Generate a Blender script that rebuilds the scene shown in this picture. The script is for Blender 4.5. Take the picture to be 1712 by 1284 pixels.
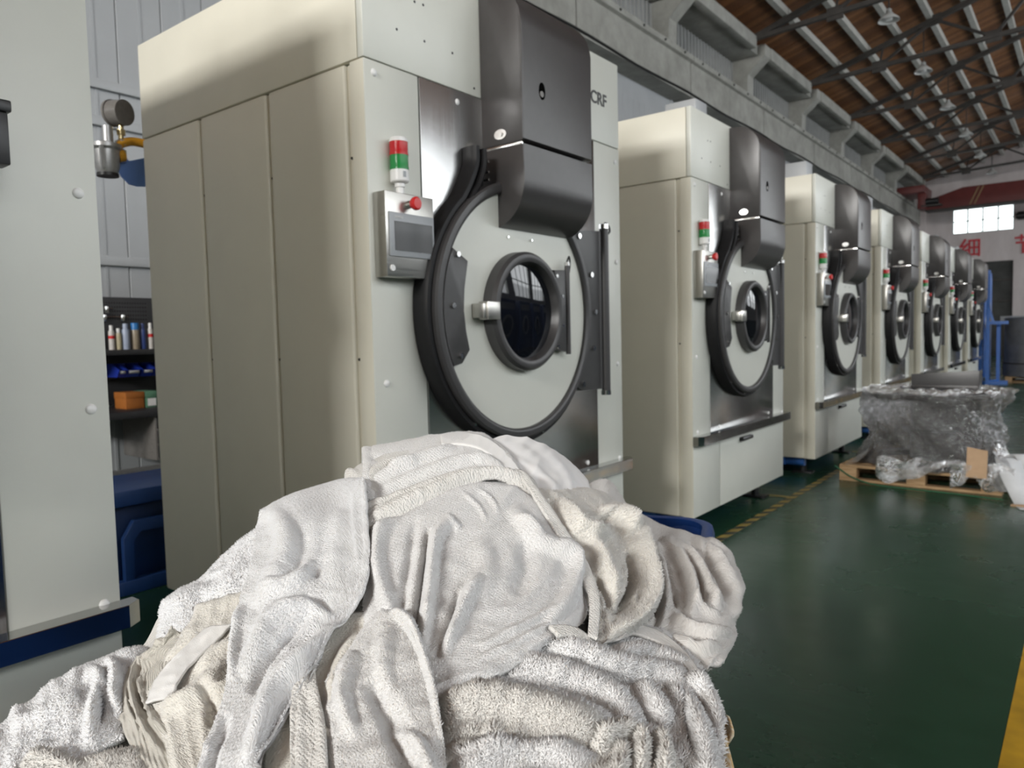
import bpy, bmesh, math, random
import numpy as np
from mathutils import Vector, Matrix
for o in list(bpy.data.objects): bpy.data.objects.remove(o)
scene = bpy.context.scene
COL = scene.collection
PI = math.pi

# ------------------------------------------------------------------ camera
FPX, IW, IH = 1242.9, 1712.0, 1284.0
YAW, PITCH, ROLL = -0.6634, -0.0629, -0.0238
CAM = np.array([1.952, -1.729, 1.316])
_f = np.array([math.sin(YAW)*math.cos(PITCH), math.cos(YAW)*math.cos(PITCH), math.sin(PITCH)])
_r0 = np.cross(_f, [0, 0, 1]); _r0 /= np.linalg.norm(_r0); _u0 = np.cross(_r0, _f)
_r = math.cos(ROLL)*_r0 + math.sin(ROLL)*_u0
_u = -math.sin(ROLL)*_r0 + math.cos(ROLL)*_u0
cd = bpy.data.cameras.new('camera'); cam = bpy.data.objects.new('camera', cd); COL.objects.link(cam)
cam.matrix_world = Matrix(((_r[0], _u[0], -_f[0], CAM[0]), (_r[1], _u[1], -_f[1], CAM[1]), (_r[2], _u[2], -_f[2], CAM[2]), (0, 0, 0, 1)))
cd.sensor_width = 36; cd.sensor_fit = 'HORIZONTAL'; cd.lens = FPX/IW*36; cd.clip_start = 0.05; cd.clip_end = 200
cd.dof.use_dof = True; cd.dof.focus_distance = 0.95; cd.dof.aperture_fstop = 8.5
scene.camera = cam

# ------------------------------------------------------------------ sky, daylight, exposure
w = bpy.data.worlds.new('sky'); scene.world = w; w.use_nodes = True
w.node_tree.nodes['Background'].inputs[0].default_value = (0.93, 0.97, 1.0, 1)
w.node_tree.nodes['Background'].inputs[1].default_value = 3.0
vs = scene.view_settings
vs.view_transform = 'Standard'; vs.look = 'None'; vs.gamma = 1.0; vs.use_curve_mapping = False
vs.exposure = 0.07
scene.cycles.use_denoising = True

HX0, HX1, HY0, HY1 = -4.75, 9.5, -14.0, 37.0       # the hall
def daylight(name, loc, direction, sx, sy, energy, color):
    l = bpy.data.lights.new(name, 'AREA'); l.shape = 'RECTANGLE'; l.size = sx; l.size_y = sy
    l.energy = energy; l.color = color
    o = bpy.data.objects.new(name, l); COL.objects.link(o); o.location = loc
    o.rotation_euler = Vector(direction).to_track_quat('-Z', 'Y').to_euler()
    return o
SIDE_WINDOWS = [(-3.2+4.0*k) for k in range(10)]; SWZ, SWH = 5.2, 4.7
for yy in SIDE_WINDOWS:
    daylight('window_daylight', (HX1+0.12, yy, SWZ), (-1, 0, 0), SWH, 3.2, 118, (0.95, 0.98, 1.0))
REAR_WINDOWS, RWZ = (0.0, 2.9), 6.4
for xx in REAR_WINDOWS:
    daylight('window_daylight', (xx, HY0-0.12, RWZ), (0, 1, 0), 2.4, 1.8, 1250, (1.0, 0.985, 0.95))

# ------------------------------------------------------------------ helpers
def px_ray(px, py):
    return _f + (px-IW/2)/FPX*_r - (py-IH/2)/FPX*_u
def on_x(px, py, x): d = px_ray(px, py); return CAM+(x-CAM[0])/d[0]*d
def on_y(px, py, y): d = px_ray(px, py); return CAM+(y-CAM[1])/d[1]*d
def on_z(px, py, z): d = px_ray(px, py); return CAM+(z-CAM[2])/d[2]*d

MATS = {}
def principled(name, color, rough=0.5, metal=0.0, **kw):
    m = bpy.data.materials.new(name); m.use_nodes = True
    b = m.node_tree.nodes['Principled BSDF']
    b.inputs['Base Color'].default_value = (*color, 1); b.inputs['Roughness'].default_value = rough
    b.inputs['Metallic'].default_value = metal
    for k, v in kw.items(): b.inputs[k.replace('_', ' ')].default_value = v
    MATS[name] = m
    return m
def nodes(m): return m.node_tree.nodes, m.node_tree.links, m.node_tree.nodes['Principled BSDF']
def coords(m, kind='Object', scale=(1, 1, 1), rot=(0, 0, 0)):
    N, L, b = nodes(m)
    t = N.new('ShaderNodeTexCoord'); mp = N.new('ShaderNodeMapping')
    mp.inputs['Scale'].default_value = scale; mp.inputs['Rotation'].default_value = rot
    L.new(t.outputs[kind], mp.inputs[0]); return mp.outputs[0]
def noise_tex(m, vec, scale, detail=3, rough=0.5, dist=0.0):
    N, L, b = nodes(m); n = N.new('ShaderNodeTexNoise')
    n.inputs['Scale'].default_value = scale; n.inputs['Detail'].default_value = detail
    n.inputs['Roughness'].default_value = rough; n.inputs['Distortion'].default_value = dist
    L.new(vec, n.inputs['Vector']); return n.outputs['Fac']
def ramp(m, fac, stops):
    N, L, b = nodes(m); r = N.new('ShaderNodeValToRGB'); e = r.color_ramp.elements
    while len(e) < len(stops): e.new(0.5)
    for el, (p, c) in zip(e, stops):
        el.position = p; el.color = (*c, 1) if len(c) == 3 else c
    L.new(fac, r.inputs[0]); return r.outputs[0]
def bump(m, fac, strength, dist=0.002, normal=None):
    N, L, b = nodes(m); bp = N.new('ShaderNodeBump')
    bp.inputs['Strength'].default_value = strength; bp.inputs['Distance'].default_value = dist
    L.new(fac, bp.inputs['Height'])
    if normal is not None: L.new(normal, bp.inputs['Normal'])
    L.new(bp.outputs[0], b.inputs['Normal']); return bp.outputs[0]
def link(m, out, inp): m.node_tree.links.new(out, m.node_tree.nodes['Principled BSDF'].inputs[inp])
def speckled(name, color, rough, amp=0.06, scale=9, bump_s=0.0, bump_scale=900, metal=0.0, **kw):
    m = principled(name, color, rough, metal, **kw); v = coords(m)
    f = noise_tex(m, v, scale, 4)
    lo = tuple(c*(1-amp) for c in color); hi = tuple(min(1, c*(1+amp)) for c in color)
    link(m, ramp(m, f, [(0.3, lo), (0.7, hi)]), 'Base Color')
    if bump_s: bump(m, noise_tex(m, v, bump_scale, 1), bump_s, 0.001)
    return m

cream = speckled('cream_powder_coat', (0.70, 0.675, 0.575), 0.42, 0.02, 5, 0.12, 500)
frontcream = speckled('pale_powder_coat', (0.63, 0.64, 0.585), 0.36, 0.02, 5, 0.15, 500)
charcoal = speckled('charcoal_powder_coat', (0.046, 0.043, 0.043), 0.31, 0.06, 30, 0.2, 600)
darkgrey = speckled('dark_grey_paint', (0.045, 0.044, 0.045), 0.38, 0.05, 40)
rubber = speckled('black_rubber', (0.010, 0.010, 0.011), 0.5, 0.1, 60, Specular_IOR_Level=0.25)
black = speckled('black_plastic', (0.015, 0.015, 0.016), 0.4, 0.1, 60)
chrome = speckled('polished_steel', (0.78, 0.78, 0.77), 0.16, 0.03, 20, metal=1.0)
steel = principled('brushed_steel', (0.56, 0.56, 0.55), 0.26, 1.0)
v = coords(steel, scale=(90, 90, 1.2)); f = noise_tex(steel, v, 3.0, 4)
link(steel, ramp(steel, f, [(0.25, (0.19,)*3), (0.75, (0.25,)*3)]), 'Roughness')
link(steel, ramp(steel, f, [(0.2, (0.46, 0.46, 0.46)), (0.8, (0.49, 0.49, 0.485))]), 'Base Color')
boxsteel = principled('satin_steel', (0.52, 0.51, 0.48), 0.32, 1.0)
v = coords(boxsteel, scale=(2, 2, 120)); link(boxsteel, ramp(boxsteel, noise_tex(boxsteel, v, 3, 3), [(0.2, (0.25,)*3), (0.8, (0.42,)*3)]), 'Roughness')
ledge_m = principled('mirror_steel', (0.50, 0.50, 0.49), 0.10, 1.0)
link(ledge_m, ramp(ledge_m, noise_tex(ledge_m, coords(ledge_m, scale=(1, 2, 1)), 6, 2), [(0.3, (0.07,)*3), (0.7, (0.16,)*3)]), 'Roughness')
blue = speckled('blue_paint', (0.035, 0.14, 0.46), 0.4, 0.05, 12)
binblue = speckled('dark_blue_plastic', (0.012, 0.045, 0.19), 0.33, 0.08, 14, 0.05, 300)
redlens = principled('red_lens', (0.62, 0.01, 0.015), 0.18, Transmission_Weight=0.25); speck = coords(redlens)
bump(redlens, noise_tex(redlens, coords(redlens, scale=(40, 40, 400)), 3, 1), 0.2)
greenlens = principled('green_lens', (0.005, 0.30, 0.06), 0.18, Transmission_Weight=0.25)
bump(greenlens, noise_tex(greenlens, coords(greenlens, scale=(40, 40, 400)), 3, 1), 0.2)
redplastic = speckled('red_plastic', (0.62, 0.02, 0.02), 0.35, 0.04, 30)
white = speckled('white_plastic', (0.80, 0.80, 0.79), 0.35, 0.02, 30)
greyplastic = speckled('grey_plastic', (0.34, 0.36, 0.38), 0.4, 0.03, 30)
screen = principled('dark_screen', (0.03, 0.03, 0.03), 0.08, Specular_IOR_Level=0.3)
link(screen, ramp(screen, noise_tex(screen, coords(screen), 6, 2), [(0.3, (0.018, 0.019, 0.02)), (0.7, (0.035, 0.035, 0.034))]), 'Base Color')
glass = principled('smoked_glass', (0.006, 0.007, 0.010), 0.03, 0.0, Specular_IOR_Level=0.6)
link(glass, ramp(glass, noise_tex(glass, coords(glass), 4, 2), [(0.3, (0.004, 0.005, 0.008)), (0.7, (0.008, 0.009, 0.012))]), 'Base Color')
yellowpipe = speckled('yellow_paint', (0.62, 0.30, 0.02), 0.35, 0.06, 40)
brass = speckled('brass', (0.62, 0.50, 0.28), 0.25, 0.1, 80, metal=1.0)
gauge_m = speckled('grey_enamel', (0.16, 0.15, 0.14), 0.25, 0.1, 40)
castalu = speckled('cast_aluminium', (0.45, 0.45, 0.45), 0.4, 0.1, 60, 0.2, 200, metal=0.8)
tagblue = speckled('blue_tag_plastic', (0.14, 0.27, 0.66), 0.45, 0.03, 30)

# ---- mesh builders -------------------------------------------------------
def mesh_obj(name, verts, faces, mat, parent=None, smooth=False, uv=None):
    me = bpy.data.meshes.new(name); me.from_pydata([tuple(map(float, v)) for v in verts], [], faces); me.update()
    if smooth: me.polygons.foreach_set('use_smooth', [True]*len(me.polygons))
    o = bpy.data.objects.new(name, me); COL.objects.link(o)
    if mat: me.materials.append(mat)
    if parent: o.parent = parent
    return o
def bm_obj(name, bm, mat, parent=None, smooth=False, angle=None):
    bmesh.ops.recalc_face_normals(bm, faces=bm.faces)
    me = bpy.data.meshes.new(name); bm.to_mesh(me); bm.free()
    if smooth:
        me.polygons.foreach_set('use_smooth', [True]*len(me.polygons))
        if angle: me.set_sharp_from_angle(angle=math.radians(angle))
    o = bpy.data.objects.new(name, me); COL.objects.link(o)
    if mat: me.materials.append(mat)
    if parent: o.parent = parent
    return o
def bm_box(bm, x0, x1, y0, y1, z0, z1, bev=0.0, seg=1):
    r = bmesh.ops.create_cube(bm, size=1.0)
    vs_ = r['verts']
    for vv in vs_:
        vv.co = Vector((x0+(vv.co.x+.5)*(x1-x0), y0+(vv.co.y+.5)*(y1-y0), z0+(vv.co.z+.5)*(z1-z0)))
    if bev:
        es = list({e for vv in vs_ for e in vv.link_edges})
        bmesh.ops.bevel(bm, geom=es, offset=bev, segments=seg, affect='EDGES', profile=0.5)
def box(name, x0, x1, y0, y1, z0, z1, mat, parent=None, bev=0.003, seg=2):
    bm = bmesh.new(); bm_box(bm, x0, x1, y0, y1, z0, z1, bev, seg)
    return bm_obj(name, bm, mat, parent, smooth=bool(bev), angle=40)
def bm_tube(bm, p0, p1, r0, r1=None, seg=12, caps=True):
    r1 = r0 if r1 is None else r1
    p0, p1 = Vector(p0), Vector(p1); d = p1-p0
    q = d.to_track_quat('Z', 'Y').to_matrix().to_4x4(); q.translation = (p0+p1)/2
    bmesh.ops.create_cone(bm, cap_ends=caps, segments=seg, radius1=r0, radius2=r1, depth=d.length, matrix=q)
def tube(name, p0, p1, r0, mat, parent=None, r1=None, seg=14):
    bm = bmesh.new(); bm_tube(bm, p0, p1, r0, r1, seg)
    return bm_obj(name, bm, mat, parent, smooth=True, angle=40)
def bm_bar(bm, p0, p1, wd, ht, up=(0, 0, 1)):
    p0, p1 = Vector(p0), Vector(p1); d = (p1-p0).normalized(); s = d.cross(Vector(up)).normalized(); t = s.cross(d)
    vv = [bm.verts.new(p+s*a*wd/2+t*b*ht/2) for p in (p0, p1) for a, b in ((-1, -1), (1, -1), (1, 1), (-1, 1))]
    for f in ((0, 1, 2, 3), (7, 6, 5, 4), (0, 4, 5, 1), (1, 5, 6, 2), (2, 6, 7, 3), (3, 7, 4, 0)): bm.faces.new([vv[i] for i in f])
def bar(name, p0, p1, wd, ht, mat, parent=None, up=(0, 0, 1)):
    bm = bmesh.new(); bm_bar(bm, p0, p1, wd, ht, up); return bm_obj(name, bm, mat, parent)
def prism(name, pts, axis, a, b, mat, parent=None, bev=0.0, smooth=False, angle=35, seg=2):
    """closed outline pts (2-D) pushed from a to b along an axis; x: (y,z)  y: (x,z)  z: (x,y)"""
    bm = bmesh.new()
    def P(p, t): return {'x': (t, p[0], p[1]), 'y': (p[0], t, p[1]), 'z': (p[0], p[1], t)}[axis]
    A = [bm.verts.new(P(p, a)) for p in pts]; B = [bm.verts.new(P(p, b)) for p in pts]
    n = len(pts); bm.faces.new(A); bm.faces.new(B[::-1])
    for i in range(n): bm.faces.new((A[i], B[i], B[(i+1) % n], A[(i+1) % n]))
    if bev:
        es = [e for e in bm.edges if (e.verts[0] in A) == (e.verts[1] in A)]
        bmesh.ops.bevel(bm, geom=es, offset=bev, segments=seg, affect='EDGES', profile=0.5)
    return bm_obj(name, bm, mat, parent, smooth=smooth or bool(bev), angle=angle)
def lathe_x(name, prof, yc, zc, mat, parent=None, seg=64, closed=True):
    """profile [(x, r)] turned about the X axis through (yc, zc)"""
    V, F = [], []; n = len(prof)
    for i in range(seg):
        a = 2*PI*i/seg
        for x, r in prof: V.append((x, yc+r*math.cos(a), zc+r*math.sin(a)))
    m = n if closed else n-1
    for i in range(seg):
        for j in range(m):
            k = (j+1) % n; i2 = (i+1) % seg
            F.append((i*n+j, i*n+k, i2*n+k, i2*n+j))
    bm = bmesh.new(); me = bpy.data.meshes.new('t'); me.from_pydata(V, [], F); bm.from_mesh(me); bpy.data.meshes.remove(me)
    bmesh.ops.remove_doubles(bm, verts=bm.verts, dist=1e-6)
    return bm_obj(name, bm, mat, parent, smooth=True, angle=35)
def lathe_z(name, prof, c, mat, parent=None, seg=24, closed=False):
    V, F = [], []; n = len(prof)
    for i in range(seg):
        a = 2*PI*i/seg
        for r, z in prof: V.append((c[0]+r*math.cos(a), c[1]+r*math.sin(a), c[2]+z))
    for i in range(seg):
        for j in range(n if closed else n-1):
            k = (j+1) % n; i2 = (i+1) % seg
            F.append((i*n+j, i2*n+j, i2*n+k, i*n+k))
    bm = bmesh.new(); me = bpy.data.meshes.new('t'); me.from_pydata(V, [], F); bm.from_mesh(me); bpy.data.meshes.remove(me)
    bmesh.ops.remove_doubles(bm, verts=bm.verts, dist=1e-6)
    return bm_obj(name, bm, mat, parent, smooth=True, angle=35)
def sweep(name, path, sec, mat, parent=None, normal=(1, 0, 0), closed=False, smooth=True):
    """section [(a, b)] carried along a 3-D path; a = outward in the path plane, b = along normal"""
    nrm = Vector(normal); P = [Vector(p) for p in path]; V, F = [], []; n = len(P); k = len(sec)
    for i, p in enumerate(P):
        t = (P[min(i+1, n-1)]-P[max(i-1, 0)]) if not closed else (P[(i+1) % n]-P[i-1])
        s = t.normalized().cross(nrm).normalized()
        for a, b in sec: V.append(p+s*a+nrm*b)
    for i in range(n if closed else n-1):
        for j in range(k):
            i2 = (i+1) % n; j2 = (j+1) % k
            F.append((i*k+j, i*k+j2, i2*k+j2, i2*k+j))
    if not closed: F.append(tuple(range(k))); F.append(tuple((n-1)*k+j for j in range(k))[::-1])
    bm = bmesh.new(); me = bpy.data.meshes.new('t'); me.from_pydata([tuple(q) for q in V], [], F); bm.from_mesh(me); bpy.data.meshes.remove(me)
    return bm_obj(name, bm, mat, parent, smooth=smooth, angle=40)
def round_tube(name, path, r, mat, parent=None, seg=8):
    bm = bmesh.new(); P = [Vector(p) for p in path]; rings = []
    up = Vector((0.31, 0.17, 0.93)).normalized()
    for i, p in enumerate(P):
        t = (P[min(i+1, len(P)-1)]-P[max(i-1, 0)]).normalized(); s = t.cross(up).normalized(); q = s.cross(t)
        rings.append([bm.verts.new(p+(s*math.cos(2*PI*j/seg)+q*math.sin(2*PI*j/seg))*r) for j in range(seg)])
    for a, b in zip(rings[:-1], rings[1:]):
        for j in range(seg): bm.faces.new((a[j], a[(j+1) % seg], b[(j+1) % seg], b[j]))
    bm.faces.new(rings[0][::-1]); bm.faces.new(rings[-1])
    return bm_obj(name, bm, mat, parent, smooth=True, angle=50)
def spline(pts, n):
    """Catmull-Rom through pts, n samples per span"""
    P = np.array(pts, float); P = np.vstack([2*P[0]-P[1], P, 2*P[-1]-P[-2]]); out = []
    for i in range(1, len(P)-2):
        for t in np.linspace(0, 1, n, endpoint=False):
            a, b, c, d = P[i-1:i+3]
            out.append(.5*((2*b)+(-a+c)*t+(2*a-5*b+4*c-d)*t*t+(-a+3*b-3*c+d)*t**3))
    out.append(P[-2]); return out
def empty(name, loc, label=None, cat=None, group=None, rz=0.0):
    o = bpy.data.objects.new(name, None); COL.objects.link(o); o.location = loc; o.rotation_euler[2] = rz
    o.empty_display_size = 0.1
    return tag(o, label, cat, group)
def tag(o, label=None, cat=None, group=None, kind=None):
    if label: o['label'] = label
    if cat: o['category'] = cat
    if group: o['group'] = group
    if kind: o['kind'] = kind
    return o
def copy_tree(o, parent=None):
    c = o.copy(); COL.objects.link(c); c.parent = parent
    for ch in list(o.children): copy_tree(ch, c)
    return c
def text_obj(name, body, size, depth, mat, parent, M, bold=0.0):
    cu = bpy.data.curves.new(name, 'FONT'); cu.body = body; cu.size = size; cu.extrude = depth; cu.offset = bold
    t = bpy.data.objects.new(name, cu); COL.objects.link(t)
    me = bpy.data.meshes.new_from_object(t); bpy.data.objects.remove(t)
    o = bpy.data.objects.new(name, me); COL.objects.link(o); me.materials.append(mat)
    if parent: o.parent = parent
    o.matrix_local = M
    return o
FACE_X = Matrix(((0, 0, 1, 0), (1, 0, 0, 0), (0, 1, 0, 0), (0, 0, 0, 1)))     # text reading along +Y on a wall facing +X
# ================================================================== the hall
def struct(o): o['kind'] = 'structure'; return o
# floor
fl = principled('green_epoxy', (0.018, 0.048, 0.030), 0.22)
v = coords(fl); n1 = noise_tex(fl, v, 0.9, 6, 0.6); n2 = noise_tex(fl, coords(fl, scale=(1, 2.2, 1)), 6, 6, 0.65)
link(fl, ramp(fl, n2, [(0.25, (0.012, 0.042, 0.022)), (0.75, (0.020, 0.064, 0.036))]), 'Base Color')
link(fl, ramp(fl, n1, [(0.3, (0.17,)*3), (0.7, (0.36,)*3)]), 'Roughness')
bump(fl, n2, 0.12, 0.004)
fo = struct(box('floor', HX0-0.3, HX1+0.3, HY0-0.3, HY1+0.3, -0.2, 0.0, fl, bev=0))
ylw = speckled('worn_yellow_floor_paint', (0.46, 0.27, 0.02), 0.35, 0.25, 7)
dashy = speckled('worn_dash_yellow', (0.27, 0.20, 0.045), 0.4, 0.3, 9)
blk = speckled('worn_black_floor_paint', (0.025, 0.03, 0.022), 0.4, 0.3, 8)
tp = struct(box('trim_1', 1.755, 1.905, HY0, HY1, 0.0, 0.0015, ylw, bev=0)); tp['label'] = 'wide yellow line painted along the green floor'
hz = struct(box('trim_2', 0.075, 0.135, 1.0, HY1, 0.0, 0.0012, blk, bev=0)); hz['label'] = 'yellow and black hazard line on the floor along the dryers'
for i in range(150):                       # slanted yellow dashes of the hazard line
    y0 = 1.05+i*0.17
    mesh_obj('dash', [(.075, y0, .0018), (.135, y0+.06, .0018), (.135, y0+.15, .0018), (.075, y0+.09, .0018)], [(0, 1, 2, 3)], dashy, hz)
for y0 in (4.15, 6.74, 9.3):
    mesh_obj('dash', [(-.12, y0, .0018), (.075, y0+.02, .0018), (.075, y0+.07, .0018), (-.12, y0+.05, .0018)], [(0, 1, 2, 3)], dashy, hz)

# left wall: ribbed grey steel cladding with horizontal rails
clad = speckled('grey_steel_cladding', (0.37, 0.385, 0.40), 0.45, 0.04, 3)
concrete = principled('grey_concrete', (0.30, 0.30, 0.28), 0.85)
v = coords(concrete); n = noise_tex(concrete, v, 2.2, 8, 0.65)
link(concrete, ramp(concrete, n, [(0.25, (0.21, 0.21, 0.19)), (0.55, (0.32, 0.32, 0.295)), (0.8, (0.40, 0.40, 0.37))]), 'Base Color')
bump(concrete, noise_tex(concrete, v, 25, 5), 0.25, 0.01)
wl = struct(box('wall_left', HX0-0.25, HX0, HY0, HY1, 0, 7.9, clad, bev=0))
def cladding(name, y0, y1, z0, z1, pitch, depth, mat, parent, xw=HX0):
    V, F = [], []; y = y0; prof = []
    while y < y1:
        prof += [(y, 0), (y+pitch*.62, 0), (y+pitch*.70, depth), (y+pitch*.92, depth)]; y += pitch
    for a, d in prof: V += [(xw+.004+d, a, z0), (xw+.004+d, a, z1)]
    for i in range(len(prof)-1): F.append((2*i, 2*i+1, 2*i+3, 2*i+2))
    return mesh_obj(name, V, F, mat, parent)
y = -3.0
while y < 12.0:                             # big flat cladding sheets, each with two slim ribs
    s = mesh_obj('cladding_sheet', [], [], clad, wl)
    bm = bmesh.new(); bm_box(bm, HX0, HX0+.03, y+.004, y+.396, 0.05, 5.6, 0.004)
    bm_box(bm, HX0+.028, HX0+.036, y+.19, y+.215, 0.05, 5.6)
    bmesh.ops.recalc_face_normals(bm, faces=bm.faces); bm.to_mesh(s.data); bm.free()
    y += 0.4
y = 12.0
while y < HY1-.1:
    cladding('cladding_sheet', y, min(y+2.0, HY1), 0.05, 5.95, 0.2, 0.035, clad, wl); y += 2.0
for z in (2.05, 3.22, 3.53, 4.7):
    box('rail', HX0, HX0+.07, HY0, HY1, z-.04, z+.04, clad, wl, bev=.006)
# crane runway beam in cast segments
rb = struct(empty('trim_3', (0, 0, 0))); rb['label'] = 'grey concrete crane runway beam high along the left wall'
BX = -4.35
yb = 12.25-4.1*5
while yb < HY1-.3:
    ye = min(yb+4.09, HY1-.2)
    bm = bmesh.new()
    pr = [(BX, 5.93), (BX, 6.58), (BX+.07, 6.60), (BX+.07, 6.70), (BX-.02, 6.72), (BX-.40, 6.72), (BX-.40, 5.93)]
    A = [bm.verts.new((p[0], yb+.012, p[1])) for p in pr]; B = [bm.verts.new((p[0], ye-.012, p[1])) for p in pr]
    bm.faces.new(A); bm.faces.new(B[::-1])
    for i in range(len(pr)): bm.faces.new((A[i], B[i], B[(i+1) % len(pr)], A[(i+1) % len(pr)]))
    sg = bm_obj('beam_segment', bm, concrete, rb)
    bm = bmesh.new()
    for k in range(5): bm_tube(bm, (BX-.01+.07, yb+.4+k*.82, 6.65), (BX+.09, yb+.4+k*.82, 6.65), .022, seg=6)
    bm_obj('bolt', bm, black, sg)
    yb += 4.1
darksteel = speckled('dark_truss_steel', (0.045, 0.040, 0.036), 0.6, 0.2, 8)
round_tube('cable', spline([(BX+.012, yy, 5.965+.02*math.sin(yy*1.7)) for yy in np.arange(-6, 36.5, 1.0)], 3), 0.022, black, rb, 6)
box('rail', BX-.22, BX-.14, HY0, HY1-.3, 6.72, 6.80, darksteel, rb, bev=.005)

oldclad = speckled('old_grey_sheet', (0.26, 0.265, 0.26), 0.6, 0.1, 4)
# upper wall: brackets, eave beams and corrugated sheets
up = struct(empty('wall_upper', (0, 0, 0))); up['label'] = 'grey concrete upper wall of flared brackets and eave beams with corrugated sheets'
BR = [3.3+4*k for k in range(9)]
for yb in BR:
    prism('bracket', [(HX0+.02, 6.74), (BX, 6.74), (BX, 7.15), (-3.95, 7.48), (-3.95, 7.72), (HX0+.02, 7.80)], 'y', yb, yb+.34, concrete, up, bev=.008)
    if yb+3.4 < HY1:
        box('eave_beam', -4.10, -3.93, yb+.345, yb+3.42, 7.46, 7.72, concrete, up, bev=.008)
        box('soffit', HX0+.02, -4.10, yb+.345, yb+3.95, 7.50, 7.70, concrete, up, bev=.006)
        sheet = cladding('corrugated_sheet', yb+.36, yb+3.95, 6.74, 7.50, 0.16, 0.03, oldclad, up, HX0+.02)

# roof: boards, purlins
RX, RZ, RM = -4.6, 7.60, 0.30
def roof_z(x): return RZ+RM*(x-RX)
RIDGE = 2.45
ce = struct(empty('ceiling', (0, 0, 0))); ce['label'] = 'brown boarded roof on pale concrete purlins'
woods = []
for i, c in enumerate([(0.20, 0.085, 0.030), (0.155, 0.062, 0.022), (0.235, 0.105, 0.040), (0.12, 0.048, 0.018)]):
    m = principled('roof_board_%d' % i, c, 0.6)
    n = noise_tex(m, coords(m, scale=(1.2, 14, 14)), 3, 5, 0.6)
    link(m, ramp(m, n, [(0.25, tuple(k*.55 for k in c)), (0.75, tuple(k*1.3 for k in c))]), 'Base Color'); woods.append(m)
rng = random.Random(4)
def roof_board(x0, x1, y0, y1, lift, mat):
    V = [(x, yy, roof_z(x)+.16+lift+dz) for dz in (0, .03) for x, yy in ((x0, y0), (x1, y0), (x1, y1), (x0, y1))]
    return mesh_obj('roof_board', V, [(0, 1, 2, 3), (7, 6, 5, 4), (0, 4, 5, 1), (1, 5, 6, 2), (2, 6, 7, 3), (3, 7, 4, 0)], mat, ce)
yy = 4.0
while yy < HY1:                              # boards run up the slope
    wd = rng.uniform(.13, .22)
    roof_board(RX, RIDGE, yy+.004, min(yy+wd, HY1), rng.uniform(0, .012), rng.choice(woods)); yy += wd
def big_roof(name, x0, z0, x1, z1, y0, y1):
    V = [(x0, y0, z0), (x1, y0, z1), (x1, y1, z1), (x0, y1, z0)]; V += [(a, b, c+.05) for a, b, c in V]
    return mesh_obj(name, V, [(0, 1, 2, 3), (7, 6, 5, 4), (0, 4, 5, 1), (1, 5, 6, 2), (2, 6, 7, 3), (3, 7, 4, 0)], woods[1], ce)
big_roof('roof_deck', RX-.3, roof_z(RX-.3)+.21, RIDGE, roof_z(RIDGE)+.21, HY0, HY1)
big_roof('roof_deck', RIDGE, roof_z(RIDGE)+.21, HX1+.2, roof_z(RIDGE)+.21-RM*(HX1+.2-RIDGE), HY0, HY1)
purl = speckled('pale_concrete_purlin', (0.46, 0.46, 0.43), 0.8, 0.12, 3)
for k in range(12):
    x = -3.93+.594+.695*k
    if x > RIDGE: break
    for yb in [-1.2+4*j for j in range(-3, 10)]:
        bar('purlin', (x, yb+.02, roof_z(x)+.085), (x, min(yb+3.98, HY1), roof_z(x)+.085), .12, .15, purl, ce)

# roof trusses
ORD = ['first', 'second', 'third', 'fourth', 'fifth', 'sixth', 'seventh', 'eighth', 'ninth']
def truss(y):
    t = empty('roof_truss', (0, y, 0), None, 'roof truss', 'steel roof trusses')
    def L(name, a, b, wd=.09, ht=.09): bar(name, (a[0], 0, a[1]), (b[0], 0, b[1]), wd, ht, darksteel, t)
    tz = lambda x: roof_z(min(x, 2*RIDGE-x))-.06
    L('top_chord', (-4.0, tz(-4.0)), (RIDGE, tz(RIDGE)), .13, .11); L('top_chord', (RIDGE, tz(RIDGE)), (8.7, tz(8.7)), .13, .11)
    bz = lambda x: 7.70+.045*(min(x, 2*RIDGE-x)+4)
    L('bottom_chord', (-4.0, bz(-4)), (RIDGE, bz(RIDGE)), .11, .09); L('bottom_chord', (RIDGE, bz(RIDGE)), (8.7, bz(8.7)), .11, .09)
    bn = [-2.34, .04, 2.42]; tn = [-1.15, 1.23, 3.6]
    for b in bn:
        bar('gusset', (b-.16, 0, bz(b)), (b+.16, 0, bz(b)+.01), .05, .26, darksteel, t)
    for b in tn: bar('gusset', (b-.16, 0, tz(b)-.03), (b+.16, 0, tz(b)+.02), .05, .24, darksteel, t)
    seq = [bn[0], tn[0], bn[1], tn[1], bn[2], tn[2]]
    for i in range(5):
        a, b = seq[i], seq[i+1]
        L('web', (a, bz(a) if i % 2 == 0 else tz(a)), (b, tz(b) if i % 2 == 0 else bz(b)), .07, .06)
    for b in bn: L('web', (b, bz(b)), (b, tz(b)), .04, .04)
    L('web', (tn[0]-1.2+.1, tz(-2.25)), (bn[0], bz(bn[0])), .04, .04)
    return t
for k, yt in enumerate([2.8+4*k for k in range(9)]):
    t = truss(yt)
    tag(t, 'dark steel roof truss, %s from the end wall' % ORD[8-k])

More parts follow.
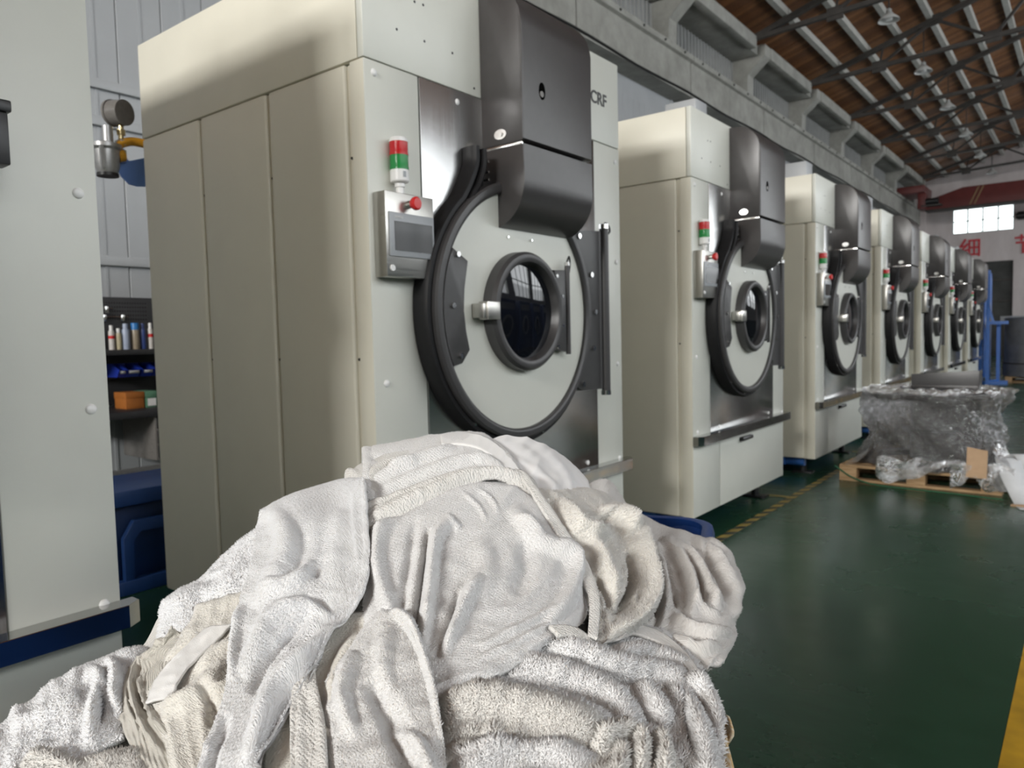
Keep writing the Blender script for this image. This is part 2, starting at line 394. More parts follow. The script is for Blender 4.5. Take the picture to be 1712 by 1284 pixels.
# pendant lamps
lamp_m = speckled('lamp_enamel', (0.55, 0.56, 0.55), 0.3, 0.05, 20)
for k in range(6):
    x, y, z = -1.52, 15.72+4*k, 7.70
    t = empty('pendant_lamp', (x, y, z), 'grey bell shaped pendant lamp under the roof, %s from the end wall' % ORD[5-k], 'lamp', 'pendant lamps under the roof')
    lathe_z('lamp_shade', [(.02, .24), (.05, .22), (.06, .16), (.10, .11), (.19, .03), (.21, -.01), (.20, -.01), (.17, .03), (.06, .14)], (0, 0, 0), lamp_m, t, 20)
    lathe_z('bulb', [(.0, -.01), (.07, .0), (.08, .04), (.06, .09), (.0, .11)], (0, 0, 0), white, t, 14)
    tube('rod', (0, 0, .23), (0, 0, roof_z(x)+.16-z), .015, darksteel, t, seg=8)

# end wall with window, doorway and slogan
pink = principled('pale_pinkish_plaster', (0.56, 0.525, 0.52), 0.85)
v = coords(pink, scale=(1, 1, .4)); n = noise_tex(pink, v, 1.5, 7, .65)
link(pink, ramp(pink, n, [(0.25, (0.54, 0.485, 0.48)), (0.7, (0.70, 0.645, 0.64))]), 'Base Color')
ew = struct(empty('wall_end', (0, HY1, 0))); ew['label'] = 'pale pinkish end wall with red slogan'
WX0, WX1, WZ0, WZ1 = -3.08, -.81, 5.44, 6.50
DX0, DX1, DZ1 = -2.75, -.80, 4.12
def wpanel(x0, x1, z0, z1): box('wall_panel', x0, x1, 0, .25, z0, z1, pink, ew, bev=0)
wpanel(HX0-.25, DX0, 0, WZ0); wpanel(DX1, HX1+.2, 0, WZ0); wpanel(DX0, DX1, DZ1, WZ0)
wpanel(HX0-.25, WX0, WZ0, WZ1); wpanel(WX1, HX1+.2, WZ0, WZ1)
prism('wall_panel', [(HX0-.25, WZ1), (HX1+.2, WZ1), (HX1+.2, roof_z(RIDGE)+.2-RM*(HX1+.2-RIDGE)), (RIDGE, roof_z(RIDGE)+.2), (HX0-.25, roof_z(HX0-.25)+.2)], 'y', 0, .25, pink, ew)
box('pilaster', -4.75, -4.15, -.12, 0, 0, 6.6, pink, ew, bev=.01)
wn = struct(empty('window_1', (0, HY1, 0))); wn['label'] = 'bright paned window high in the end wall'
wf = speckled('pale_window_paint', (0.62, 0.66, 0.64), 0.5, 0.05, 10)
for i in range(5):
    x = WX0+(WX1-WX0)*i/4; box('mullion', x-.03, x+.03, .03, .11, WZ0, WZ1, wf, wn, bev=.004)
for z in (WZ0, (WZ0+WZ1)/2, WZ1): box('transom', WX0, WX1, .04, .10, z-.025, z+.025, wf, wn, bev=.004)
pane_m = principled('window_glass', (0.9, 0.95, 0.93), 0.05, Transmission_Weight=1.0, IOR=1.05)
bump(pane_m, noise_tex(pane_m, coords(pane_m), 5, 2), 0.05)
for i in range(4):
    for j in range(2):
        x0 = WX0+(WX1-WX0)*i/4; z0 = WZ0+(WZ1-WZ0)*j/2
        box('pane', x0+.03, x0+(WX1-WX0)/4-.03, .065, .071, z0+.025, z0+(WZ1-WZ0)/2-.025, pane_m, wn, bev=0)
darkroom = speckled('doorway_shade', (0.05, 0.052, 0.05), 0.7, 0.3, 2)  # dark colour of the doorway panel stands in for the shade beyond
d1 = struct(box('door_1', DX0, DX1, .16, .22, 0, DZ1, darkroom, bev=.01)); d1.location = (0, HY1, 0); d1['label'] = 'dark doorway in the end wall'
for z in (1.3, 2.4, 3.3): box('door_rail', DX0, DX1, .12, .16, z-.04, z+.04, darksteel, d1, bev=.005)
sred = speckled('slogan_red', (0.50, 0.02, 0.035), 0.5, 0.06, 6)
FACE_NY = Matrix(((1, 0, 0, 0), (0, 0, -1, 0), (0, 1, 0, 0), (0, 0, 0, 1)))
for ch, x in (('细', -2.83), ('节', -.80)):
    o = text_obj('slogan_character', ch, .86, .02, sred, None, Matrix.Translation((x, HY1-.03, 4.45)) @ FACE_NY, .011)
    o.data.name = 'slogan_character'
    tag(o, 'large red Chinese character %s on the end wall' % ('under the left part of the window' if x < -2 else 'under the right end of the window'), 'lettering')
t = empty('wall_speaker', (-.30, HY1-.02, 5.95), 'dark round fitting on the end wall beside the bright window', 'wall fitting')
tube('body', (-.35, -.25, 0), (.35, -.25, 0), .17, black, t); tube('end_cap', (-.42, -.25, 0), (-.35, -.25, 0), .12, black, t); box('mounting_plate', -.1, .1, -.14, .02, -.1, .1, black, t)

# right and rear walls with their windows (behind the camera)
plaster = speckled('pale_plaster', (0.55, 0.55, 0.53), 0.85, 0.08, 2)
wr = struct(empty('wall_right', (0, 0, 0))); wr['label'] = 'pale plastered side wall with tall windows'
eave_r = roof_z(RIDGE)+.2-RM*(HX1-RIDGE)
box('wall_panel', HX1, HX1+.25, HY0, HY1, 1.5, SWZ-SWH/2, plaster, wr, bev=0)
box('reflection_dado', HX1-.01, HX1+.25, HY0, HY1, 0, 1.5, speckled('dark_reflection_green', (0.03, 0.07, 0.05), 0.5, .1, 4), wr, bev=0)  # unseen dark lower wall, added to darken the low reflections in the steel
box('wall_panel', HX1, HX1+.25, HY0, HY1, SWZ+SWH/2, eave_r, plaster, wr, bev=0)
edges = [HY0]+[e for yy in SIDE_WINDOWS for e in (yy-1.6, yy+1.6)]+[HY1]
for i in range(0, len(edges), 2): box('wall_panel', HX1, HX1+.25, edges[i], edges[i+1], SWZ-SWH/2, SWZ+SWH/2, plaster, wr, bev=0)
for i, yy in enumerate(SIDE_WINDOWS):
    o = struct(empty('window_%d' % (i+2), (HX1, yy, SWZ)))
    for j in range(5): box('mullion', -.02, .04, -1.6+.8*j-.03, -1.6+.8*j+.03, -SWH/2, SWH/2, wf, o, bev=0)
    for j in range(6): box('transom', -.02, .04, -1.6, 1.6, -SWH/2+SWH/5*j-.025, -SWH/2+SWH/5*j+.025, wf, o, bev=0)
wb = struct(empty('wall_rear', (0, 0, 0))); wb['label'] = 'pale plastered rear wall with high windows'
box('wall_panel', HX0-.25, HX1+.2, HY0-.25, HY0, 0, RWZ-.9, plaster, wb, bev=0)
prism('wall_panel', [(HX0-.25, RWZ+.9), (HX1+.2, RWZ+.9), (HX1+.2, eave_r), (RIDGE, roof_z(RIDGE)+.2), (HX0-.25, roof_z(HX0-.25)+.2)], 'y', HY0-.25, HY0, plaster, wb)
edges = [HX0-.25]+[e for xx in REAR_WINDOWS for e in (xx-1.2, xx+1.2)]+[HX1+.2]
for i in range(0, len(edges), 2): box('wall_panel', edges[i], edges[i+1], HY0-.25, HY0, RWZ-.9, RWZ+.9, plaster, wb, bev=0)
for i, xx in enumerate(REAR_WINDOWS):
    o = struct(empty('window_%d' % (i+20), (xx, HY0, RWZ)))
    for j in range(5): box('mullion', -1.2+.6*j-.02, -1.2+.6*j+.02, -.04, .02, -.9, .9, wf, o, bev=0)
    for j in range(3): box('transom', -1.2, 1.2, -.04, .02, -.9+.9*j-.025, -.9+.9*j+.025, wf, o, bev=0)

# overhead crane
ribpaint = speckled('faded_brown_stripe', (0.22, 0.13, 0.06), 0.6, 0.1, 10)
crane_red = speckled('crane_red_paint', (0.12, 0.022, 0.020), 0.5, 0.12, 3)
cr = empty('overhead_crane', (0, 33, 0), 'dark red overhead travelling crane girder before the end wall', 'crane')
prism('girder', [(-3.5, 6.05), (8.9, 6.05), (8.9, 6.42), (7.6, 6.80), (-2.2, 6.80), (-3.5, 6.42)], 'y', -.25, .25, crane_red, cr, bev=.01)
box('flange', -3.5, 8.9, -.34, .34, 5.99, 6.05, darksteel, cr, bev=.004)
box('end_carriage', -4.62, -3.45, -.9, .9, 6.70, 6.98, crane_red, cr, bev=.02)
box('end_carriage_web', -3.75, -3.45, -.5, .5, 6.1, 6.72, crane_red, cr, bev=.02)
for yy in (-.7, .7): tube('wheel', (-4.58, yy, 6.80), (-4.48, yy, 6.80), .14, darksteel, cr)
bar('rib', (-1.95, -.27, 6.1), (-1.65, -.27, 6.78), .05, .02, ribpaint, cr, up=(0, 1, 0)); bar('rib', (-1.80, -.27, 6.1), (-1.50, -.27, 6.78), .05, .02, ribpaint, cr, up=(0, 1, 0))
tube('motor', (-3.45, -.45, 6.36), (-3.0, -.45, 6.36), .13, black, cr); box('bracket', -3.6, -2.9, -.6, -.2, 6.16, 6.22, darksteel, cr)
# ================================================================== tumble dryers
DW, DD, DH, SEAM, BOT, LEDGE = 1.712, 1.54, 2.695, 2.273, 0.149, 0.628
YC, ZC, PITCH_Y = 0.74, 1.42, 2.594
pitch = speckled('unlit_opening_black', (0.003, 0.003, 0.003), 0.95, 0.1, 30, Specular_IOR_Level=0.0)
def make_dryer():
    d = empty('tumble_dryer', (0, 0, 0))
    P = dict(parent=d)
    # cabinet
    box('light_block', -DD+.03, -.03, .03, DW-.03, BOT+.01, SEAM, darkgrey, d, bev=0)  # dark box added inside the cabinet only to block light through the gaps
    for x0, x1 in ((-1.54, -1.058), (-1.036, -.570), (-.549, -.102)):
        s = box('side_panel', x0, x1, 0, .034, BOT, SEAM-.004, cream, d, bev=.011, seg=4)
        for z in (1.25, 1.95): tube('screw', (x1+.011, .017, z), (x1+.011, .010, z), .005, black, s, seg=8)
    for x in (-1.049, -.5615, -.09): box('side_channel', x-.013, x+.013, .016, .036, BOT, SEAM-.006, cream, d, bev=.002)
    box('corner_post', -.074, -.002, -.001, .03, BOT, SEAM-.004, cream, d, bev=.005)
    box('side_panel', -DD, -.002, DW-.022, DW, BOT, SEAM-.004, cream, d, bev=.006)
    box('rear_panel', -DD-.004, -DD+.02, .01, DW-.01, BOT, SEAM, cream, d, bev=.004)
    box('top_housing', -DD, -.034, 0, DW, SEAM, DH, cream, d, bev=.005)
    tp = box('top_front_panel', -.031, 0, 0, DW, SEAM, DH, frontcream, d, bev=.004)
    for y, z in ((.158, 2.406), (.296, 2.405), (.447, 2.405), (.251, 2.531), (.295, 2.534), (.57, 2.303)):
        tube('hole', (-.004, y, z), (.0008, y, z), .005, black, tp, seg=10)
    text_obj('brand_letters', 'CRF', .085, .0012, black, d, Matrix.Translation((.0012, 1.442, 2.455)) @ FACE_X, .0015)
    box('top_cover', -.54, -.30, .75, .95, DH, DH+.285, clad, d, bev=.01)
    fl_ = box('front_panel', -.022, 0, 0, .256, LEDGE, SEAM-.004, frontcream, d, bev=.004)
    fr_ = box('front_panel', -.022, 0, 1.462, DW, LEDGE, SEAM-.004, frontcream, d, bev=.004)
    def cap(y, z, par):
        bm = bmesh.new(); bmesh.ops.create_uvsphere(bm, u_segments=12, v_segments=8, radius=.0135)
        for vv in bm.verts: vv.co = Vector((vv.co.z*.55, vv.co.x+y, vv.co.y+z))
        bm_obj('screw_cap', bm, white, par, smooth=True)
    for y, z in ((.044, 2.228), (.054, 1.164), (.06, .69)): cap(y, z, fl_)
    for y, z in ((1.668, 1.69), (1.668, 1.163), (1.672, .668), (1.668, 2.2)): cap(y, z, fr_)
    sp = box('steel_panel', -.012, .003, .259, 1.459, LEDGE, SEAM-.005, steel, d, bev=.002)
    for y, z in ((.465, 2.226), (.40, .69), (1.36, .69), (1.36, 2.22)): cap(y, z, sp)
    lg = prism('bumper_ledge', [(0, -.006), (.035, -.006), (.060, .03), (.060, DW-.006), (.035, DW+.030), (0, DW+.030)], 'z', .610, .668, ledge_m, d, bev=.0015, angle=20, seg=1)
    lp = box('lower_panel', -.024, -.001, 0, .417, BOT, .612, frontcream, d, bev=.005)
    lp2 = box('lower_panel', -.024, -.001, .423, DW, BOT, .612, frontcream, d, bev=.005)
    h = prism('handle', [(0, .545), (.03, .548), (.034, .562), (.028, .574), (0, .572)], 'y', .765, .955, black, lp2, bev=.003)
    # blue base frame and feet
    box('base_frame', -1.46, -.28, .03, DW-.03, .07, BOT+.005, blue, d, bev=.008)
    tube('base_tube', (-.12, .10, .105), (-1.4, .10, .105), .040, blue, d)
    for x in (-.15, -1.35):
        for y in (.14, DW-.22):
            f = box('foot', x-.09, x+.09, y-.06, y+.06, 0, .014, black, d, bev=.003)
            tube('foot_bolt', (x, y, .014), (x, y, .08), .03, black, f, seg=10)
    # hood over the door
    HY, HYr, HXf = .607, 1.105, .212
    prof = [(0, 2.072), (HXf-.012, 2.072), (HXf, 2.080)]
    for i in range(9):
        a = i/8*PI/2; prof.append((HXf-.165+.165*math.cos(a), DH-.015-.165+.165*math.sin(a)))
    prof += [(0, DH-.012)]
    hu = prism('upper_hood', prof, 'y', HY, HYr, charcoal, d, bev=.006)
    prof = [(0, 2.060), (HXf, 2.060), (HXf, 1.93)]
    for i in range(1, 12):
        a = i/11*PI/2; prof.append((HXf-.17+.17*math.cos(a), 1.93-.182*math.sin(a)))
    prof += [(.015, 1.748), (0, 1.75)]
    prism('lower_hood', prof, 'y', HY, HYr, charcoal, d, bev=.005)
    hj = box('hood_joint', .004, HXf-.03, HY+.03, HYr-.02, 2.056, 2.076, pitch, d, bev=0); box('joint_strip', .006, HXf-.012, HY+.004, HY+.012, 2.060, 2.072, chrome, hj, bev=.001)
    kh = prism('keyhole', [(.735+.021*math.cos(a)*1.0, 2.285+.034*math.sin(a)) for a in np.linspace(0, 2*PI, 20, endpoint=False)], 'x', HXf-.004, HXf+.0015, pitch, hu)
    tube('lock_bolt', (HXf, .73, 2.272), (HXf+.004, .73, 2.272), .012, gauge_m, kh, seg=14)
    ov = prism('side_plate', [(.098+.030*math.cos(a), 2.113+.020*math.sin(a)) for a in np.linspace(0, 2*PI, 22, endpoint=False)], 'y', HY-.0025, HY+.004, chrome, hu)
    tube('screw', (.102, HY-.002, 2.113), (.102, HY-.007, 2.113), .009, chrome, ov, seg=12)
    # door frame gasket, with its neck up behind the hood
    arc = [(.06, YC+.535*math.cos(a), ZC+.535*math.sin(a)) for a in np.linspace(math.radians(128), math.radians(412), 72)]
    nl = [tuple(p) for p in spline([(.06, .50, 2.055), (.06, .495, 1.985), (.06, .455, 1.905), arc[0]], 5)][:-1]
    nr = [(x, 2*YC-y, z) for x, y, z in nl[::-1]]
    path = nl+arc+nr
    g = sweep('door_gasket', path, [(-.014, -.055), (.016, -.055), (.020, .0), (.012, .014), (-.004, .016), (-.016, .006)], rubber, d)
    path2 = [(x+.012, YC+(y-YC)*.955+(0.016 if z > 1.9 and y < YC else 0), ZC+(z-ZC)*(.955 if z < 1.9 else .985)) for x, y, z in path]
    sweep('gasket_lip', path2, [(-.012, -.05), (.010, -.05), (.010, .012), (0, .02), (-.012, .012)], rubber, g)
    for z in (1.90, 1.93, 1.96, 2.0): tube('bolt', (.06, .545, z), (.085, .545, z), .005, chrome, g, seg=8)
    fill = prism('door_seat', [(YC+.52*math.cos(a), ZC+.52*math.sin(a)) for a in np.linspace(0, 2*PI, 48, endpoint=False)], 'x', .004, .05, rubber, d)
    # door
    dr = lathe_x('door', [(.045, .0), (.078, .0), (.078, .492), (.045, .492)], YC, ZC, frontcream, d, seg=72, closed=False)
    lathe_x('door_rim', [(.05, .484), (.092, .484), (.098, .490), (.100, .500), (.098, .518), (.090, .526), (.05, .526)], YC, ZC, darkgrey, dr, seg=80)
    pts = [(YC+.488*math.cos(a), ZC+.488*math.sin(a)) for a in np.linspace(math.radians(152), math.radians(205), 14)]
    pts += [(.345, 1.222), (.390, 1.272), (.366, 1.34), (.360, 1.42), (.366, 1.50), (.392, 1.605)]
    gp = prism('grip_plate', pts, 'x', .078, .100, darkgrey, dr, bev=.004)
    def bolt(y, z, x, par, r=.0105):
        b = tube('bolt', (x, y, z), (x+.008, y, z), r, chrome, par, seg=10)
        return b
    for y, z in ((.333, 1.626), (.300, 1.437), (.334, 1.251)): bolt(y, z, .10, gp)
    for a in (235, 262, 285, 318, 345): bolt(YC+.533*math.cos(math.radians(a)), ZC+.533*math.sin(math.radians(a)), .072, g, .007)
    for y in (.66, .82): bolt(y, 1.72, .078, dr, .005)
    lathe_x('porthole_ring', [(.078, .188), (.118, .196), (.132, .203), (.137, .215), (.134, .232), (.120, .243), (.078, .245)], YC, ZC, darkgrey, dr, seg=64)
    pg = lathe_x('porthole_glass', [(.092, .0), (.108, .0), (.106, .10), (.098, .195), (.090, .195)], YC, ZC, glass, dr, seg=56, closed=False)
    lt = box('latch', .10, .150, YC-.297, YC-.222, ZC-.035, ZC+.035, boxsteel, dr, bev=.005); box('latch_tab', .08, .14, YC-.312, YC-.29, ZC-.028, ZC+.028, boxsteel, lt, bev=.004)
    hs = prism('porthole_hinge', [(.93, 1.26), (1.02, 1.245), (1.02, 1.605), (.93, 1.60), (.955, 1.50), (.968, 1.42), (.955, 1.33)], 'x', .08, .118, darkgrey, dr, bev=.004)
    for y, z in ((.945, 1.575), (.985, 1.49), (.985, 1.36), (.945, 1.27)): bolt(y, z, .118, hs, .008)
    tube('hinge_pin', (.115, 1.035, 1.235), (.115, 1.035, 1.625), .0115, darkgrey, hs)
    tube('hinge_pin_cap', (.115, 1.035, 1.625), (.115, 1.035, 1.640), .0125, chrome, hs)
    round_tube('wire', spline([(.115, 1.035, 1.64), (.12, 1.045, 1.665), (.115, 1.06, 1.64), (.1, 1.075, 1.60)], 5), .004, black, hs, 6)
    box('wire_tag', .09, .095, 1.068, 1.085, 1.535, 1.60, greyplastic, hs, bev=.001)
    # main hinge
    pts = [(YC+.52*math.cos(a), ZC+.52*math.sin(a)) for a in np.linspace(math.radians(-40), math.radians(44), 16)] + [(1.20, 1.80), (1.395, 1.815), (1.395, 1.055), (1.19, 1.06)]
    mh = prism('door_hinge', pts, 'x', .055, .082, darkgrey, d, bev=.003)
    for y, z in ((1.187, 1.772), (1.288, 1.600), (1.318, 1.426), (1.296, 1.255), (1.200, 1.090)): bolt(y, z, .082, mh, .0125)
    tube('hinge_tube', (.085, 1.405, 1.045), (.085, 1.405, 1.825), .022, darkgrey, mh)
    tube('hinge_tube', (.070, 1.372, 1.06), (.070, 1.372, 1.81), .016, darkgrey, mh)
    for z in (1.025, 1.825): tube('hinge_cap', (.085, 1.405, z), (.085, 1.405, z+.022), .024, chrome, mh)
    round_tube('hinge_wire', spline([(.085, 1.405, 1.845), (.085, 1.425, 1.855), (.085, 1.455, 1.84), (.085, 1.46, 1.815), (.08, 1.435, 1.80)], 5), .005, black, mh, 6)
    # control box
    cb = box('control_box', .002, .062, .018, .252, 1.532, 1.822, boxsteel, d, bev=.003)
    pn = box('touch_panel', .062, .068, .030, .246, 1.602, 1.752, greyplastic, cb, bev=.002)
    box('screen', .068, .0692, .052, .236, 1.622, 1.722, screen, pn, bev=0)
    text_obj('panel_letters', 'SIEMENS', .010, .0004, white, pn, Matrix.Translation((.0688, .055, 1.733)) @ FACE_X)
    for y in (.042, .236): tube('cap', (.062, y, 1.562), (.066, y, 1.562), .011, white, cb)
    es = tube('stop_button_stem', (.062, .128, 1.785), (.082, .128, 1.785), .014, chrome, cb)
    lathe_x('emergency_stop_button', [(.082, 0), (.082, .016), (.094, .023), (.103, .023), (.108, .018), (.109, 0)], .128, 1.785, redplastic, cb, seg=24, closed=False)
    # signal tower
    st = lathe_z('signal_tower', [(.0, 0), (.014, 0), (.014, .024), (.018, .026), (.018, .044), (0, .044)], (.032, .118, 1.822), white, d, 16)
    lathe_z('tower_body', [(0, 0), (.030, 0), (.033, .004), (.033, .042), (0, .042)], (.032, .118, 1.864), white, st, 20)
    lathe_z('green_light', [(0, 0), (.0335, 0), (.0335, .010), (.0325, .012), (.0325, .050), (0, .050)], (.032, .118, 1.906), greenlens, st, 20)
    lathe_z('red_light', [(0, 0), (.0335, 0), (.0335, .010), (.0325, .012), (.0325, .046), (0, .046)], (.032, .118, 1.956), redlens, st, 20)
    lathe_z('tower_top', [(.033, 0), (.033, .006), (.028, .015), (0, .017)], (.032, .118, 2.002), white, st, 20)
    box('tower_sticker', .064, .0655, .105, .118, 1.878, 1.898, greyplastic, st, bev=0)
    return d
proto = make_dryer()
labels = {-1: 'cream tumble dryer left of the towel cart, standing beside the workbench gap',
          0: 'cream tumble dryer with charcoal hood directly behind the pile of towels',
          1: 'cream tumble dryer, next past the one behind the towel pile',
          2: 'cream tumble dryer beside the pallet with the wrapped drum',
          3: 'cream tumble dryer, first beyond the one beside the wrapped drum pallet',
          4: 'cream tumble dryer, second beyond the one beside the wrapped drum pallet',
          5: 'cream tumble dryer, next to last before the blue frame',
          6: 'cream tumble dryer at the end of the row, next to the blue frame'}
for n in range(-1, 7):
    o = proto if n == -1 else copy_tree(proto)
    o.location = (0, n*PITCH_Y, 0)
    tag(o, labels[n], 'tumble dryer', 'cream tumble dryers in a row')
sb = box('hinge_sensor', .085, .135, 1.425, 1.505, 1.705, 1.815, black, proto, bev=.004)
box('sensor_lid', .080, .141, 1.419, 1.511, 1.815, 1.840, black, sb, bev=.004)
sl = box('sensor_label', .135, .1362, 1.430, 1.482, 1.712, 1.812, greyplastic, sb, bev=0)
for z in (1.735, 1.785): tube('screw', (.1362, 1.475, z), (.141, 1.475, z), .007, chrome, sl, seg=10)
round_tube('sensor_cable', spline([(.10, 1.445, 1.84), (.10, 1.465, 1.87), (.10, 1.455, 1.91), (.10, 1.42, 1.93), (.09, 1.37, 1.90), (.09, 1.36, 1.84)], 6), .012, black, sb, 8)
sb.location.y = -.022
# ================================================================== workbench in the gap by the wall
benchm = speckled('black_bench_steel', (0.022, 0.022, 0.024), 0.5, 0.15, 10)
bx = -4.42
wbn = empty('workbench', (0, 0, 0), 'dark steel workbench with pegboard back and shelves against the wall', 'workbench')
Y0, Y1 = .55, 2.6
pb = box('pegboard', -4.70, -4.675, Y0, Y1, .82, 1.74, benchm, wbn)
for i in range(26):
    for j in range(5): tube('peg_hole', (-4.676, .95+i*.022, 1.69-j*.035), (-4.6735, .95+i*.022, 1.69-j*.035), .005, pitch, pb, seg=6)
box('shelf', -4.69, -4.30, Y0, Y1, 1.245, 1.29, benchm, wbn); box('bin_rail', -4.68, -4.63, Y0, Y1, 1.04, 1.07, darksteel, wbn)
box('worktop', -4.70, -4.02, Y0, Y1, .745, .80, benchm, wbn, bev=.006)
for y in (Y0+.05, Y1-.05): box('leg', -4.12, -4.06, y-.03, y+.03, 0, .745, benchm, wbn); box('leg', -4.68, -4.62, y-.03, y+.03, 0, .745, benchm, wbn)
dk = box('drawer_unit', -4.62, -4.05, 1.22, 1.75, .38, .745, greyplastic if False else gauge_m, wbn, bev=.006)
for z in (.40, .52, .64):
    dwr = box('drawer', -4.05, -4.035, 1.235, 1.735, z, z+.105, benchm, dk, bev=.003); box('drawer_handle', -4.035, -4.02, 1.27, 1.70, z+.07, z+.09, castalu, dwr, bev=.003)
for i, y in enumerate((.99, 1.12)):
    hk = tube('peg_hook_bar', (-4.655, y-.05, 1.64-i*.07), (-4.655, y+.22, 1.64-i*.07), .006, chrome, wbn, seg=8)
    for k in (0, .15): box('hook_clip', -4.675, -4.64, y+k, y+k+.03, 1.60-i*.07, 1.66-i*.07, chrome, hk)
def at(px, py, x): p = on_x(px, py, x); return p[1], p[2]
spray = [((181, 191.5), 544, 'white', (0.62, 0.60, 0.57), 'white spray can with red band at the shelf end'), ((192.5, 203), 549, 'cream', (0.50, 0.45, 0.30), 'short yellowish spray can on the bench shelf'), ((203, 217), 541, 'pale', (0.36, 0.42, 0.55), 'pale bluish bottle on the bench shelf'), ((219, 233), 540, 'tan', (0.30, 0.25, 0.18), 'tan can with bright blue cap on the bench shelf'), ((234, 243.6), 541, 'navy', (0.03, 0.06, 0.22), 'slim navy blue spray can on the bench shelf'), ((247, 256), 540, 'white', (0.62, 0.60, 0.57), 'white spray can beside the slim navy can')]
capred = redplastic; capblue = speckled('bright_blue_cap', (0.02, 0.18, 0.48), 0.4, .05, 30)
for i, ((a, b_), top, nm, col_, lab) in enumerate(spray):
    ya, yb = at(a, 560, bx)[0], at(b_, 560, bx)[0]; r = (yb-ya)/2*.93; yc = (ya+yb)/2; h = max(.12, at((a+b_)/2, top, bx)[1]-1.29)
    cm = speckled('can_%s_%d' % (nm, i), col_, .35, .08, 40)
    t = empty('spray_can' if i != 2 else 'bottle', (bx, yc, 1.29), lab, 'spray can' if i != 2 else 'bottle', 'cans and bottles on the bench shelf')
    lathe_z('can_body', [(0, 0), (r*.95, 0), (r, .006), (r, h*.72), (r*.9, h*.78), (0, h*.78)], (0, 0, 0), cm, t, 18)
    cr_ = r*.98 if i == 3 else r*.62
    lathe_z('cap', [(0, h*.74), (cr_, h*.74), (cr_, h*.97), (cr_*.9, h), (0, h)], (0, 0, 0), capblue if i == 3 else white if i in (0, 5, 1) else cm, t, 16)
    if i in (0, 5): lathe_z('band', [(r*1.01, h*.45), (r*1.01, h*.58)], (0, 0, 0), capred, t, 18)
bluebin = speckled('bright_blue_plastic', (0.015, 0.04, 0.36), 0.4, 0.06, 30)
for i, (a, b_) in enumerate(((186, 198), (199, 222), (224.5, 244), (246, 262))):
    ya, yb = at(a, 625, -4.5)[0], at(b_, 625, -4.5)[0]
    t = empty('parts_bin', (-4.5, (ya+yb)/2, 1.06), 'small blue parts bin hung under the bench shelf below %s' % ('the end can', 'the bluish bottle', 'the blue capped can', 'the navy can')[i], 'bin', 'blue parts bins under the shelf'); hw = (yb-ya)/2-.004
    prism('bin_shell', [(-.12, .11), (-.12, 0), (.10, 0), (.15, .06), (.14, .06), (.095, .008), (-.11, .008), (-.11, .11)], 'y', -hw, hw, bluebin, t)
    for s in (-1, 1): prism('bin_side', [(-.12, .11), (-.12, 0), (.10, 0), (.15, .06), (.02, .11)], 'y', s*hw-.004, s*hw+.004, bluebin, t)
    box('label_strip', .145, .152, -hw*.8, hw*.8, .03, .055, castalu, t)
for nm, a, b_, top, col_, lab in (('orange', 208, 240, 656.5, (0.36, 0.12, 0.02), 'orange cardboard box on the workbench'), ('green', 241, 262, 654, (0.10, 0.24, 0.15), 'green and white carton on the workbench')):
    ya, yb = at(a, 670, -4.3)[0], at(b_, 670, -4.3)[0]; h = at(a, top, -4.3)[1]-.80
    t = empty('carton', (-4.38, (ya+yb)/2, .80), lab, 'box'); m = speckled(nm+'_cardboard', col_, .6, .1, 20); hw = (yb-ya)/2-.003
    box('carton_body', -.1, .1, -hw, hw, 0, h*.8, m, t); box('carton_lid', -.104, .104, -hw-.003, hw+.003, h*.62, h, m, t)
    if nm == 'green': box('carton_label', .1045, .1055, -hw*.7, hw*.7, h*.1, h*.55, white, t, bev=0)
t = empty('steel_channel', (-3.2, .9, 0), 'grey steel channel sections lying on trestles before the workbench', 'steel channel')
for k, z in enumerate((.30, .40)): prism('channel', [(-.06-k*.1, z), (.06-k*.1, z), (.06-k*.1, z+.06), (.05-k*.1, z+.06), (.05-k*.1, z+.01), (-.05-k*.1, z+.01), (-.05-k*.1, z+.06), (-.06-k*.1, z+.06)], 'y', -.9, 1.6, castalu, t)
for y in (-.7, 1.4): box('trestle', -.25, .1, y-.03, y+.03, 0, .30, benchm, t); box('trestle_cap', -.2, -.03, y-.03, y+.03, .30, .40, benchm, t)
# blue stand behind the dryers
t = empty('blue_stand', (-2.15, .35, 0), 'dark blue steel stand with chamfered opening behind the dryer', 'stand')
sb_ = speckled('deep_blue_paint', (0.012, 0.045, 0.16), 0.4, .08, 12)
box('top_plate', -.45, .10, -.42, .75, .47, .555, sb_, t, bev=.01)
for s in (-.40, .70): box('leg', -.42, -.36, s-.03, s+.03, 0, .47, sb_, t); box('leg', .0, .06, s-.03, s+.03, 0, .47, sb_, t)
prism('face_frame', [(-.31, .02), (-.31, .30), (-.25, .39), (.72, .36), (.72, .30), (-.22, .33), (-.26, .28), (-.26, .02)], 'x', .062, .10, sb_, t, bev=.004)
box('back_plate', -.02, .0, -.36, .66, .02, .45, sb_, t); box('lower_rail', .05, .11, -.36, .72, -.0, .075, sb_, t, bev=.006)

